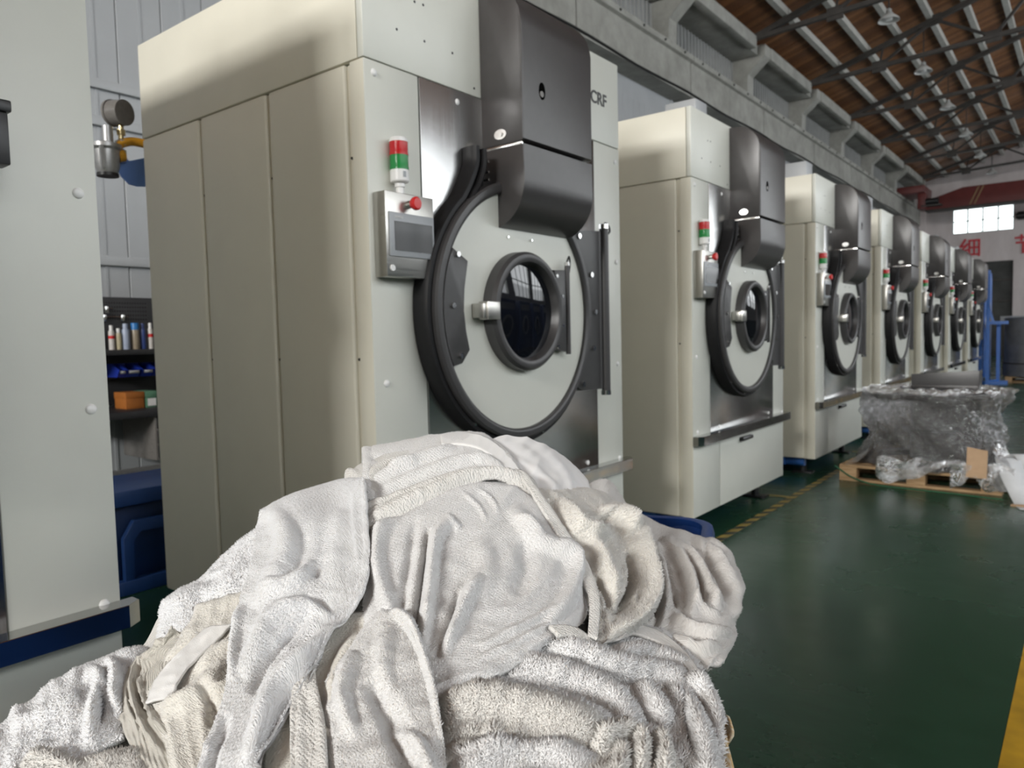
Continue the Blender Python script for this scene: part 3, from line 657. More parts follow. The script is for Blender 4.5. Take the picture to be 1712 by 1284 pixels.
# ================================================================== gas train behind the dryer
GX = -1.88
t = empty('gas_regulator', (GX, 0, 0), 'gas regulator with round gauge on a yellow pipe behind the dryer', 'regulator')
gy, gz = at(199, 188, GX); vy, vz = at(178, 252, GX); py_, pz_ = at(208, 244, GX)
tube('gauge_body', (-.03, gy-.012, gz), (.035, gy+.012, gz-.005), .062, gauge_m, t, seg=28); tube('gauge_rim', (-.042, gy-.016, gz), (-.03, gy-.012, gz), .066, gauge_m, t, seg=28)
st_ = tube('gauge_stem', (0, gy+.005, gz-.06), (0, py_-.015, pz_+.03), .013, brass, t, seg=12)
for k in range(3): tube('nut', (0, gy+.005, gz-.085-.05*k), (0, gy+.005, gz-.11-.05*k), .022, brass if k != 1 else chrome, st_, seg=6)
bar('valve_lever', (-.0, gy-.03, gz-.150), (.0, gy+.04, gz-.135), .02, .012, chrome, st_)
lathe_z('regulator_bowl', [(0, -.11), (.045, -.11), (.055, -.08), (.058, 0), (.068, .012), (.068, .03), (.04, .04), (0, .04)], (0, vy, vz), castalu, t, 22)
tube('regulator_spring_cap', (0, vy+.01, vz+.04), (0, vy+.01, vz+.12), .024, castalu, t, seg=18)
for k in range(4): bar('regulator_rib', (.05*math.cos(k*1.4), vy+.05*math.sin(k*1.4-1), vz-.10), (.05*math.cos(k*1.4), vy+.055*math.sin(k*1.4-1), vz+.01), .016, .016, castalu, t, up=(1, 0, 0))
tube('regulator_foot', (0, vy, vz-.125), (0, vy, vz-.11), .05, black, t, seg=18)
round_tube('gas_pipe', spline([(0, vy+.05, vz-.02), (0, py_-.03, pz_-.005), (0, py_+.01, pz_+.02), (0, py_+.05, pz_+.03), (.02, py_+.11, pz_+.025), (.08, py_+.22, pz_+.015), (.22, py_+.33, pz_), (.345, py_+.36, pz_)], 4), .022, yellowpipe, t, 12)
tube('pipe_collar', (0, vy+.05, vz-.02), (0, vy+.08, vz-.008), .030, yellowpipe, t, seg=16)
ty, tz = at(226, 276, GX)
tgp = [(ty-.085, tz+.075), (ty-.035, tz+.08), (ty-.03, tz+.035), (ty-.015, tz+.022), (ty+.06, tz+.05), (ty+.30, tz+.06), (ty+.30, tz-.06), (ty+.02, tz-.10), (ty-.02, tz-.095), (ty-.06, tz-.06), (ty-.085, tz)]
tg_ = prism('guard_plate', tgp, 'x', -.036, -.030, tagblue, t, bev=.001); tg_['label'] = 'blue rounded guard plate'
for k in (-.06, .12): bar('guard_strap', (-.033, ty+k, tz+.04), (0, ty+k, pz_+.01), .012, .012, tagblue, t)

# ================================================================== wrapped drum on a pallet
wood = principled('pallet_pine', (0.42, 0.27, 0.14), 0.75)
n = noise_tex(wood, coords(wood, scale=(2, 18, 18)), 4, 5, .6)
link(wood, ramp(wood, n, [(0.25, (0.30, 0.18, 0.08)), (0.75, (0.50, 0.34, 0.19))]), 'Base Color')
def make_pallet(name, loc, rz, label):
    t = empty(name, loc, label, 'pallet', None, rz)
    for k in range(7): box('deck_board', -.6, .6, -.5+k*.15, -.5+k*.15+.10, .118, .14, wood, t, bev=.003)
    for x in (-.6, -.07, .46): box('stringer_board', x, x+.14, -.5, .5, .098, .118, wood, t, bev=.003)
    for x in (-.6, -.07, .46):
        for y in (-.5, -.05, .40): box('block', x, x+.14, y, y+.10, .02, .098, wood, t, bev=.004)
    for y in (-.5, -.05, .40): box('bottom_board', -.6, .6, y, y+.10, 0, .02, wood, t, bev=.003)
    return t
PR = -.04
make_pallet('pallet', (.845, 5.58, 0), PR, 'pine pallet carrying the film wrapped drum')
dc_ = (.865, 5.60)
t = empty('drum_spool', (dc_[0], dc_[1], .14), 'dark grey flanged drum ring standing on the pallet under clear film', 'drum ring')
lathe_z('bottom_flange', [(.40, 0), (.53, 0), (.54, .012), (.54, .035), (.53, .045), (.40, .045)], (0, 0, 0), charcoal, t, 56, closed=True)
lathe_z('core', [(.27, .045), (.27, .57), (.25, .57), (.25, .045)], (.10, 0, 0), charcoal, t, 56, closed=True)
lathe_z('middle_ring', [(.27, .26), (.33, .27), (.33, .30), (.27, .31)], (.10, 0, 0), darkgrey, t, 56)
lathe_z('top_flange', [(.42, .57), (.51, .57), (.525, .58), (.53, .60), (.52, .62), (.50, .625), (.42, .61)], (0, 0, 0), charcoal, t, 56, closed=True)
film = bpy.data.materials.new('clear_stretch_film'); film.use_nodes = True
N, L = film.node_tree.nodes, film.node_tree.links; N.remove(N['Principled BSDF'])
tr, gl, mx, fr, tc, nz_, bp = (N.new(k) for k in ('ShaderNodeBsdfTransparent', 'ShaderNodeBsdfGlossy', 'ShaderNodeMixShader', 'ShaderNodeFresnel', 'ShaderNodeTexCoord', 'ShaderNodeTexNoise', 'ShaderNodeBump'))
tr.inputs[0].default_value = (.93, .93, .94, 1); gl.inputs['Roughness'].default_value = .07; gl.inputs[0].default_value = (1, 1, 1, 1); fr.inputs[0].default_value = 2.0
nz_.inputs['Scale'].default_value = 22; nz_.inputs['Detail'].default_value = 6; nz_.inputs['Distortion'].default_value = 1.5; bp.inputs['Strength'].default_value = 1.0; bp.inputs['Distance'].default_value = .05
L.new(tc.outputs['Object'], nz_.inputs['Vector']); L.new(nz_.outputs['Fac'], bp.inputs['Height'])
for x in (gl, fr): L.new(bp.outputs[0], x.inputs['Normal'])
df = N.new('ShaderNodeBsdfDiffuse'); df.inputs[0].default_value = (.8, .8, .8, 1); mh_ = N.new('ShaderNodeMixShader'); mh_.inputs[0].default_value = .06
L.new(tr.outputs[0], mh_.inputs[1]); L.new(df.outputs[0], mh_.inputs[2])
L.new(fr.outputs[0], mx.inputs[0]); L.new(mh_.outputs[0], mx.inputs[1]); L.new(gl.outputs[0], mx.inputs[2]); L.new(mx.outputs[0], N['Material Output'].inputs['Surface'])
fx = empty('stretch_film', (dc_[0], dc_[1], .14), 'crumpled clear stretch film wrapped round the drum and trailing over the pallet', 'plastic film')
def film_sheet(name, fn, nu, nv, closed=False):
    V = [fn(u/nu, v/nv) for v in range(nv+1) for u in range(nu+(0 if closed else 1))]; w_ = nu if closed else nu+1; F = []
    for v in range(nv):
        for u in range(nu): F.append((v*w_+u, v*w_+(u+1) % w_, (v+1)*w_+(u+1) % w_, (v+1)*w_+u))
    return mesh_obj(name, V, F, film, fx, True)
def fwrap(seed, off):
    rg = np.random.RandomState(seed); ph = rg.rand(8)*6
    def fn(u, v):
        a = 2*PI*u; z = -.0+.64*v
        waist = .53+off-.05*math.sin(PI*v)**2*(1.2+.5*math.sin(a*2+ph[0]))+.03*math.sin(v*9+ph[1]+a)+.018*math.sin(a*9+v*14+ph[2])+.012*math.sin(a*23-v*20+ph[3])+.008*math.sin(a*37+v*31+ph[4])
        return (waist*math.cos(a), waist*math.sin(a), z+.015*math.sin(a*5+ph[5]))
    return fn
film_sheet('film_wrap', fwrap(1, .035), 170, 34, True); film_sheet('film_wrap', fwrap(5, .018), 150, 30, True)
def ftop(u, v):
    a = 2*PI*u; r = .30+.26*v; return (r*math.cos(a), r*math.sin(a), .655-.02*v+.012*math.sin(a*7+v*8)+.008*math.sin(a*17-v*11))
film_sheet('film_top', ftop, 120, 8, True)
def fskirt(u, v):
    x = -.32+.95*u; return (x, -.56-.09*v-.03*math.sin(u*9+v*4)-.02*math.sin(u*31), .10-.19*v*(.55+.45*math.sin(u*7+.6))+.02*math.sin(u*23+v*9))
film_sheet('film_tail', fskirt, 80, 16)
def fskirt2(u, v):
    x = .22+.42*u; return (x, -.57-.05*v-.03*math.sin(u*11+v*3), .08-.20*v*(.7+.3*math.sin(u*9+1.6))+.02*math.sin(u*19+v*7))
film_sheet('film_tail', fskirt2, 50, 16)
def fleft(u, v):
    return (-.40-.16*v+.02*math.sin(u*13+v*5), -.56+.7*u, .16-.155*v**.7+.012*math.sin(u*17+v*9))
film_sheet('film_tail', fleft, 40, 12)
def fside(u, v):
    return (.50+.28*v+.02*math.sin(u*12+v*5), -.55+.5*u, max(-.13, .20-.32*v+.03*math.sin(u*14+v*9)))
film_sheet('film_tail', fside, 40, 20)
# plate on top, card, papers
t = empty('bent_plate', (.97, 5.46, .765), 'dark grey bent sheet metal plate lying on top of the wrapped drum', 'metal plate', rz=-.02)
mesh = prism('plate_wall', [(-.25, .0), (.25, .0), (.25, .185), (-.25, .150)], 'y', 0, .004, darkgrey, t, bev=.001)
prism('plate_flange', [(-.25, .035), (.25, .035), (.245, .055), (-.245, .052)], 'y', -.012, .0, charcoal, t, bev=.001)
box('plate_return', .25, .254, 0, .16, .0, .185, charcoal, t, bev=.001)
card = speckled('brown_cardboard', (0.46, 0.31, 0.19), 0.8, 0.05, 20)
t = empty('cardboard_sheet', (1.262, 4.965, .142), 'brown cardboard piece leaning upright against the wrapped drum', 'cardboard', rz=-.10)
o = prism('card_face', [(-.07, .0), (.07, -.0), (.07, .215), (-.07, .235)], 'y', 0, .006, card, t); o.rotation_euler[0] = -.12
o = prism('card_flap', [(-.07, 0), (.07, 0), (.065, .05), (-.065, .06)], 'y', -.008, -.003, card, t); o.rotation_euler[0] = -.10
paper = speckled('white_foam_sheet', (0.62, 0.64, 0.66), 0.8, 0.04, 15)
def ribbon(name, path, wd, mat, label, cat):
    P_ = spline(path, 6); V, F = [], []
    for i, p in enumerate(P_):
        q = P_[min(i+1, len(P_)-1)]-P_[max(i-1, 0)]; s = np.array([q[1], -q[0], 0]); s = s/(np.linalg.norm(s)+1e-9)*wd/2
        V += [p-s, p+s]
    for i in range(len(P_)-1): F.append((2*i, 2*i+1, 2*i+3, 2*i+2))
    o = mesh_obj(name, V, F, mat, None, True); md = o.modifiers.new('thickness', 'SOLIDIFY'); md.thickness = .006
    return tag(o, label, cat)
ribbon('foam_sheet', [(1.44, 5.24, .28), (1.47, 5.10, .23), (1.51, 4.98, .15), (1.56, 4.88, .07), (1.61, 4.76, .010), (1.65, 4.62, .010)], .17, paper, 'white foam sheet trailing off the pallet onto the floor', 'foam sheet')
ribbon('foam_sheet', [(1.46, 5.45, .17), (1.52, 5.32, .30), (1.58, 5.20, .24), (1.62, 5.10, .13)], .12, paper, 'white foam sheet folded up beside the wrapped drum', 'foam sheet')
for k, (x, y, rz, lab) in enumerate(((1.74, 5.35, .5, 'flattened brown carton leaning on film beside the pallet'), (1.66, 4.80, -.3, 'flat brown carton lying on the floor by the foam sheet'))):
    t = empty('flat_carton', (x+.06, y, 0), lab, 'cardboard', rz=rz)
    box('carton_sheet', -.18, .18, -.15, .15, .0, .012, card, t, bev=.002); o = box('carton_flap', -.18, .18, .15, .26, .005, .014, card, t, bev=.002)
    if k == 0: t.rotation_euler[0] = .0; box('carton_sheet', -.15, .17, -.12, .14, .014, .03, wood, t, bev=.002)
tube_path = spline([(.20, 5.06, .13), (.35, 5.02, .05), (.55, 4.97, .012), (.85, 4.93, .012), (1.15, 4.90, .012), (1.45, 4.86, .012)], 6)
strapm = speckled('green_strapping', (0.02, 0.10, 0.05), 0.4, 0.1, 30)
o = round_tube('packing_strap', tube_path, .007, strapm, None, 6); tag(o, 'dark green packing strap trailing across the pallet front', 'strap')

# ================================================================== far end: blue frame machine, steel drum
t = empty('unclad_dryer', (0, 7*PITCH_Y-.02, 0), 'unfinished dryer of bare blue steel frame at the end of the row', 'tumble dryer')
def tb(name, a, b, s=.07): bar(name, a, b, s, s, blue, t, up=(0.01, 0.02, 1) if abs(a[2]-b[2]) < .5 else (1, 0, 0))
seg_ = 40; ring = [(YC+.56*math.cos(x), ZC+.56*math.sin(x)) for x in np.linspace(0, 2*PI, seg_, endpoint=False)]
V, F = [], []
for (y, z) in ring: V.append((0, y, z))
for i in range(seg_):
    a = 2*PI*i/seg_; c_, s_ = math.cos(a), math.sin(a); k = min(.74/abs(c_) if abs(c_) > 1e-6 else 9, (1.15 if s_ > 0 else 1.28)/abs(s_) if abs(s_) > 1e-6 else 9); V.append((0, YC+k*c_, ZC+k*s_))
for i in range(seg_): j = (i+1) % seg_; F.append((i, j, seg_+j, seg_+i))
o = mesh_obj('front_plate', V, F, blue, t); md = o.modifiers.new('thickness', 'SOLIDIFY'); md.thickness = .02
lathe_x('drum_opening', [(-.6, .50), (.03, .50), (.03, .56), (-.6, .56)], YC, ZC, boxsteel, t, 48); box('drum_back', -.62, -.6, .2, 1.3, .9, 1.95, benchm, t)
for y in (.02, 1.65):
    tb('post', (-.05, y, 0), (-.05, y, 2.5)); tb('post', (-1.5, y, 0), (-1.5, y, 2.5)); tb('rail', (-1.5, y, 2.46), (0, y, 2.46)); tb('rail', (-1.5, y, .12), (0, y, .12))
tb('post', (.10, -.15, 0), (.10, -.15, 2.55)); tb('rail', (.10, -.15, .035), (.48, -.15, .035)); tb('rail', (.10, -.15, 1.38), (.48, -.15, 1.38)); tb('post', (.27, .25, .05), (.27, .25, 1.36)); tb('rail', (.10, -.15, 1.75), (.20, -.15, 1.40), .05)
tb('rail', (.10, -.15, 2.4), (-.05, .02, 2.4)); tb('rail', (.10, -.15, .035), (-.05, .02, .035)); tb('rail', (.10, .25, .035), (.46, .25, .035)); tb('rail', (.10, -.15, 1.38), (.27, .25, 1.38)); tb('rail', (.10, -.15, .06), (.27, .25, .06))
make_pallet('pallet', (.98, 19.2, 0), 0, 'brown pallet under the big steel drum beyond the blue frame')
t = empty('steel_drum', (.98, 19.2, .14), 'large dull steel drum standing on a pallet beyond the blue frame', 'drum')
oldsteel = speckled('dull_steel', (0.16, 0.16, 0.155), 0.45, 0.2, 5, metal=.2)
lathe_z('drum_shell', [(.66, 0), (.68, .01), (.68, .28), (.665, .30), (.665, 1.34), (.64, 1.36), (.60, 1.36)], (0, 0, 0), oldsteel, t, 48); lathe_z('drum_band', [(.67, .28), (.69, .285), (.69, .31), (.67, .315)], (0, 0, 0), darksteel, t, 48); lathe_z('drum_lid', [(0, 1.33), (.62, 1.33), (.62, 1.35), (0, 1.35)], (0, 0, 0), oldsteel, t, 40)
t = empty('steel_table', (.6, 22.5, 0), 'grey steel table standing beyond the steel drum', 'table')
box('table_top', -.6, 2.4, -.5, .5, 1.42, 1.56, clad, t)
for x in (-.5, 2.3):
    for y in (-.45, .45): box('leg', x-.04, x+.04, y-.04, y+.04, 0, 1.42, darksteel, t)
for k, (z, lab) in enumerate(((.55, 'lower'), (.95, 'upper'))): box('shelf', -.5, 2.3, -.45, .45, z, z+.03, clad, t)

# row of blue washers facing the dryers across the aisle (seen in the steel and glass reflections)
navy = speckled('navy_machine_paint', (0.012, 0.035, 0.12), 0.4, .08, 6)
def make_washer():
    t = empty('blue_washer', (0, 0, 0))
    box('washer_body', 0, 1.3, -.85, .85, .12, 2.3, navy, t, bev=.03); box('washer_base', .05, 1.25, -.8, .8, 0, .12, darksteel, t, bev=.01)
    lathe_x('washer_door_ring', [(-.06, .36), (.0, .36), (.0, .48), (-.05, .48), (-.07, .44)], 0, 1.15, boxsteel, t, 40); lathe_x('washer_door_glass', [(-.03, 0), (-.02, .36), (0, .36)], 0, 1.15, glass, t, 36, closed=False)
    box('washer_panel', -.03, .0, -.7, .7, 1.85, 2.15, greyplastic, t, bev=.01)
    return t
wp = make_washer()
for k in range(7):
    o = wp if k == 0 else copy_tree(wp)
    o.location = (7.0, .6+2.3*k, 0); tag(o, 'navy blue front loading washer against the opposite wall, %s counted toward the end wall' % ORD[k], 'washer', 'navy washers along the opposite wall')
# ================================================================== laundry cart
CA = np.array([1.205, 0.045]); CU = np.array([0.36, -0.933]); CV = np.array([-0.933, -0.36])
CL, CWD, CRIM = 1.38, 0.76, 0.85
cc = CA+CU*CL/2+CV*CWD/2
crt = empty('laundry_cart', (cc[0], cc[1], 0), 'dark blue plastic laundry cart heaped with white towels', 'cart', rz=math.atan2(CU[1], CU[0]))
def rrect(l, w_, r, n=6):
    out = []
    for cx, cy, a0 in ((l/2-r, w_/2-r, 0), (-l/2+r, w_/2-r, 90), (-l/2+r, -w_/2+r, 180), (l/2-r, -w_/2+r, 270)):
        for i in range(n+1):
            a = math.radians(a0+90*i/n); out.append((cx+r*math.cos(a), cy+r*math.sin(a)))
    return out
def loft(name, loops, mat, parent, cap0=False, cap1=False):
    V = [p for lp in loops for p in lp]; n = len(loops[0]); F = []
    for i in range(len(loops)-1):
        for j in range(n): F.append((i*n+j, i*n+(j+1) % n, (i+1)*n+(j+1) % n, (i+1)*n+j))
    if cap0: F.append(tuple(range(n))[::-1])
    if cap1: F.append(tuple((len(loops)-1)*n+j for j in range(n)))
    bm = bmesh.new(); me = bpy.data.meshes.new('t'); me.from_pydata(V, [], F); bm.from_mesh(me); bpy.data.meshes.remove(me)
    return bm_obj(name, bm, mat, parent, smooth=True, angle=40)
def lp_(l, w_, r, z): return [(x, y, z) for x, y in rrect(l, w_, r)]
loft('tub', [lp_(CL-.20, CWD-.18, .05, .22), lp_(CL-.18, CWD-.16, .06, .20), lp_(CL-.03, CWD-.03, .08, CRIM-.02), lp_(CL-.04, CWD-.04, .08, CRIM-.02), lp_(CL-.19, CWD-.17, .05, .23)], binblue, crt, cap1=True)
rim = loft('rim', [lp_(CL-.04, CWD-.04, .07, CRIM-.03), lp_(CL-.05, CWD-.05, .07, CRIM-.004), lp_(CL-.03, CWD-.03, .08, CRIM), lp_(CL+.0, CWD+.0, .09, CRIM-.004), lp_(CL+.008, CWD+.008, .09, CRIM-.02), lp_(CL+.008, CWD+.008, .09, CRIM-.055), lp_(CL-.01, CWD-.01, .085, CRIM-.055)], binblue, crt)
box('chassis', -.5, .5, -.24, .24, .16, .20, darksteel, crt)
for sx in (-.45, .45):
    for sy in (-.2, .2):
        wh = tube('wheel', (sx-.0, sy-.018, .065), (sx, sy+.018, .065), .065, rubber, crt, seg=20)
        box('caster_fork', sx-.03, sx+.03, sy-.028, sy+.028, .10, .16, chrome, wh, bev=.004)

# ================================================================== towels
def terry(name, color, loop=420.0, strength=0.6, weave=0.0, patch=0.06, rib=False):
    m = principled(name, color, 0.92, Sheen_Weight=0.25, Sheen_Roughness=0.5)
    N, L, b = nodes(m)
    uv = coords(m, 'UV')
    vor = N.new('ShaderNodeTexVoronoi'); vor.inputs['Scale'].default_value = loop; L.new(uv, vor.inputs['Vector'])
    n = noise_tex(m, uv, loop*.45, 3, .7)
    mx = N.new('ShaderNodeMath'); mx.operation = 'MULTIPLY_ADD'; L.new(vor.outputs['Distance'], mx.inputs[0]); mx.inputs[1].default_value = -.8; L.new(n, mx.inputs[2])
    h = mx.outputs[0]
    if weave or rib:
        wv = N.new('ShaderNodeTexWave'); wv.inputs['Scale'].default_value = loop*.16 if not rib else 46
        wv.inputs['Distortion'].default_value = 1.2; wv.inputs['Detail'].default_value = 1
        vec = coords(m, 'UV', rot=(0, 0, .6 if not rib else 0)); L.new(vec, wv.inputs['Vector'])
        m2 = N.new('ShaderNodeMath'); m2.operation = 'MULTIPLY_ADD'; L.new(wv.outputs['Fac'], m2.inputs[0]); m2.inputs[1].default_value = weave if not rib else 1.4; L.new(h, m2.inputs[2]); h = m2.outputs[0]
    bump(m, h, strength, 0.0022)
    big = noise_tex(m, uv, 7, 4, .6)
    lo = tuple(c*(1-patch) for c in color); hi = tuple(min(.9, c*(1+patch*.6)) for c in color)
    link(m, ramp(m, big, [(0.3, (lo[0], lo[1]*.99, lo[2]*.96)), (0.7, hi)]), 'Base Color')
    return m
tw_white = terry('white_terry', (0.725, 0.725, 0.730), 430, .9, .25)
tw_warm = terry('off_white_terry', (0.696, 0.687, 0.668), 430, .9, .25)
tw_cream = terry('cream_terry', (0.706, 0.687, 0.639), 330, .6)
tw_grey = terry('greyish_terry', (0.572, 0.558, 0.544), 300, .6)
tw_rib = terry('ribbed_beige_cotton', (0.572, 0.553, 0.506), 500, .6, rib=True)
tw_shag = terry('shaggy_beige_terry', (0.630, 0.611, 0.572), 240, .8)
tw_bright = terry('bright_white_terry', (0.758, 0.765, 0.779), 400, .9, .2)
tw_sheet = terry('smooth_white_cotton', (0.735, 0.735, 0.749), 900, .12)
tw_band = terry('flat_woven_cotton', (0.763, 0.763, 0.763), 800, .2)
tw_lining = principled('patterned_yellow_cotton', (0.62, 0.46, 0.24), 0.9)
link(tw_lining, ramp(tw_lining, noise_tex(tw_lining, coords(tw_lining, 'UV'), 45, 2, .5, 1.5), [(0.42, (0.66, 0.58, 0.44)), (0.5, (0.52, 0.33, 0.12)), (0.6, (0.68, 0.60, 0.46))]), 'Base Color')

SIL = np.array([(-60, 1250), (-20, 1228), (0, 1212), (60, 1163), (120, 1122), (180, 1098), (235, 1080), (262, 1040), (272, 1003), (300, 985), (335, 970), (360, 935), (400, 905), (428, 880), (440, 845), (500, 820), (570, 800), (600, 770), (607, 745), (680, 735), (735, 726), (800, 721), (850, 727), (900, 738), (950, 768), (985, 800), (1020, 803), (1045, 835), (1090, 868), (1150, 890), (1195, 904), (1220, 925), (1232, 960), (1260, 990)], float)
DCR = np.array([(-60, .90), (0, .94), (120, 1.02), (260, 1.13), (420, 1.28), (600, 1.42), (800, 1.47), (1000, 1.52), (1100, 1.56), (1240, 1.50)])
DFR = np.array([(-60, .80), (0, .78), (300, .72), (700, .66), (1000, .66), (1240, .70)])
def pile_depth(px, py):
    s = np.interp(px, SIL[:, 0], SIL[:, 1]); dc = np.interp(px, DCR[:, 0], DCR[:, 1]); df = np.interp(px, DFR[:, 0], DFR[:, 1])
    v_ = np.clip((py-s)/(1310-s), 0, 1.25)
    vc = np.clip(v_, 0, 1)
    g = .45*np.sqrt(vc*(2-vc))+.55*v_
    return dc-(dc-df)*g
def unproject(px, py, dep):
    px, py, dep = map(np.asarray, (px, py, dep))
    return CAM + dep[..., None]*(_f + ((px-IW/2)/FPX)[..., None]*_r - ((py-IH/2)/FPX)[..., None]*_u)
def cr_weights(n_ctrl, n_out):
    """Catmull-Rom interpolation matrix (n_out x n_ctrl)"""
    W = np.zeros((n_out, n_ctrl))
    for k, t in enumerate(np.linspace(0, n_ctrl-1, n_out)):
        i = min(int(t), n_ctrl-2); f = t-i
        w4 = (.5*(-f+2*f*f-f**3), .5*(2-5*f*f+3*f**3), .5*(f+4*f*f-3*f**3), .5*(-f*f+f**3))
        for j, ww in zip((i-1, i, i+1, i+2), w4):
            if j < 0: W[k, 0] += 2*ww; W[k, 1] -= ww
            elif j >= n_ctrl: W[k, n_ctrl-1] += 2*ww; W[k, n_ctrl-2] -= ww
            else: W[k, j] += ww
    return W
def ridge_field(px, py, ridges):
    out = np.zeros_like(px)
    for pts, wd, h, *rest in ridges:
        wd2 = rest[0] if rest else wd                       # width on the right-hand side of the line
        P = np.array(spline(pts, 4)); best = np.full(px.shape, 1e9); side = np.zeros_like(px); tt = np.zeros_like(px)
        ns = len(P)-1
        for i in range(ns):
            a, b = P[i], P[i+1]; d = b-a; L2 = (d@d)+1e-9
            t = np.clip(((px-a[0])*d[0]+(py-a[1])*d[1])/L2, 0, 1)
            dx = px-a[0]-t*d[0]; dy = py-a[1]-t*d[1]; q = np.hypot(dx, dy); m = q < best
            best = np.where(m, q, best); side = np.where(m, d[0]*dy-d[1]*dx, side); tt = np.where(m, (i+t)/ns, tt)
        ww = np.where(side > 0, wd, wd2)                    # side>0: right of travel in image space (y down)
        x = np.clip(best/ww, 0, 1)
        taper = np.clip(np.minimum(tt, 1-tt)*4, 0, 1)**.6
        out += h*1.22e-3*taper*(.5+.5*np.cos(PI*x))**1.1
    return out
def wrinkle(px, py, seed, amp, wl, ang=None):
    rg = np.random.RandomState(seed); out = np.zeros_like(px)
    wx = 22*np.sin(px/71+rg.rand()*6)+15*np.sin(py/47+rg.rand()*6+px/90); wy = 22*np.sin(py/63+rg.rand()*6)+15*np.sin(px/53+rg.rand()*6-py/80)
    for k in range(5):
        a = (ang if ang is not None else rg.rand()*PI)+rg.randn()*.45; l = wl*rg.uniform(.6, 1.5)
        ph = ((px+wx)*math.cos(a)+(py+wy)*math.sin(a))/l*2*PI+rg.rand()*6
        out += (1-np.abs(np.sin(ph/2)))**1.5-.4
    return out*amp*1e-3/2.0
def cloth_normals(P):
    du = np.gradient(P, axis=1); dv = np.gradient(P, axis=0); n = np.cross(du, dv)
    n /= np.linalg.norm(n, axis=2, keepdims=True)+1e-12
    s = np.sum(n*(CAM-P), axis=2, keepdims=True); mid = np.sign(np.median(s))
    return n*mid
def blur(a, k=1):
    for _ in range(k):
        b = np.pad(a, ((1, 1), (1, 1), (0, 0)), mode='edge'); a = (b[1:-1, 1:-1]*4+b[:-2, 1:-1]+b[2:, 1:-1]+b[1:-1, :-2]+b[1:-1, 2:])/8
    return a
TRNG = np.random.RandomState(11)
def add_pile(parent, P, Nn, count, length, mat, width=.0011, name='terry_loops'):
    k_ = 1.25 if length < .003 else 1.3 if length < .0045 else 2.2
    """short curled loops standing on a towel"""
    h, w_ = P.shape[:2]
    e1 = P[:-1, 1:]-P[:-1, :-1]; e2 = P[1:, :-1]-P[:-1, :-1]; A = np.linalg.norm(np.cross(e1, e2), axis=2).ravel(); A /= A.sum()
    idx = TRNG.choice(A.size, count, p=A); i, j = idx//(w_-1), idx % (w_-1); a = TRNG.rand(count)[:, None]; b = TRNG.rand(count)[:, None]
    base = P[i, j]*(1-a)*(1-b)+P[i, j+1]*a*(1-b)+P[i+1, j]*(1-a)*b+P[i+1, j+1]*a*b
    nn = Nn[i, j]; rv = TRNG.randn(count, 3); tg = np.cross(nn, rv); tg /= np.linalg.norm(tg, axis=1, keepdims=True)+1e-9
    bt = np.cross(nn, tg); ln = length*(.6+.8*TRNG.rand(count))[:, None]; wd = width*(.7+.6*TRNG.rand(count))[:, None]
    lean = (.3+.9*TRNG.rand(count))[:, None]
    base = base-nn*.001
    tip = base+nn*ln*.8+tg*ln*lean*.7
    c3, s3 = -.5, .866
    r0 = base+tg*wd; r1 = base+(tg*c3+bt*s3)*wd; r2 = base+(tg*c3-bt*s3)*wd
    V = np.stack([r0, r1, r2, tip], axis=1).reshape(-1, 3)
    me = bpy.data.meshes.new(name); nv = count*4
    me.vertices.add(nv); me.vertices.foreach_set('co', V.astype(np.float32).ravel())
    q = np.arange(count)[:, None]*4; loops = np.hstack([q+[0, 1, 3], q+[1, 2, 3], q+[2, 0, 3]]).ravel()
    me.loops.add(count*9); me.loops.foreach_set('vertex_index', loops.astype(np.int32))
    me.polygons.add(count*3); me.polygons.foreach_set('loop_start', (np.arange(count*3)*3).astype(np.int32))
    me.update(calc_edges=True); me.validate()
    me.polygons.foreach_set('use_smooth', [True]*(count*3))
    def nz(a): return a/np.linalg.norm(a, axis=1, keepdims=True)
    vn = np.stack([nz(tg*k_+nn), nz((tg*c3+bt*s3)*k_+nn), nz((tg*c3-bt*s3)*k_+nn), nz(nn+tg*.2)], axis=1).reshape(-1, 3)
    me.normals_split_custom_set_from_vertices(vn.tolist())
    o = bpy.data.objects.new(name, me); COL.objects.link(o); me.materials.append(mat); o.parent = parent; o['kind'] = 'stuff'
    return o
loop_white = speckled('white_loop_yarn', (0.763, 0.763, 0.763), 0.9, 0.03, 30)
loop_cream = speckled('cream_loop_yarn', (0.725, 0.710, 0.677), 0.9, 0.03, 30)
loop_grey = speckled('grey_loop_yarn', (0.611, 0.596, 0.582), 0.9, 0.03, 30)
loop_bright = speckled('bright_loop_yarn', (0.782, 0.792, 0.811), 0.9, 0.03, 30)

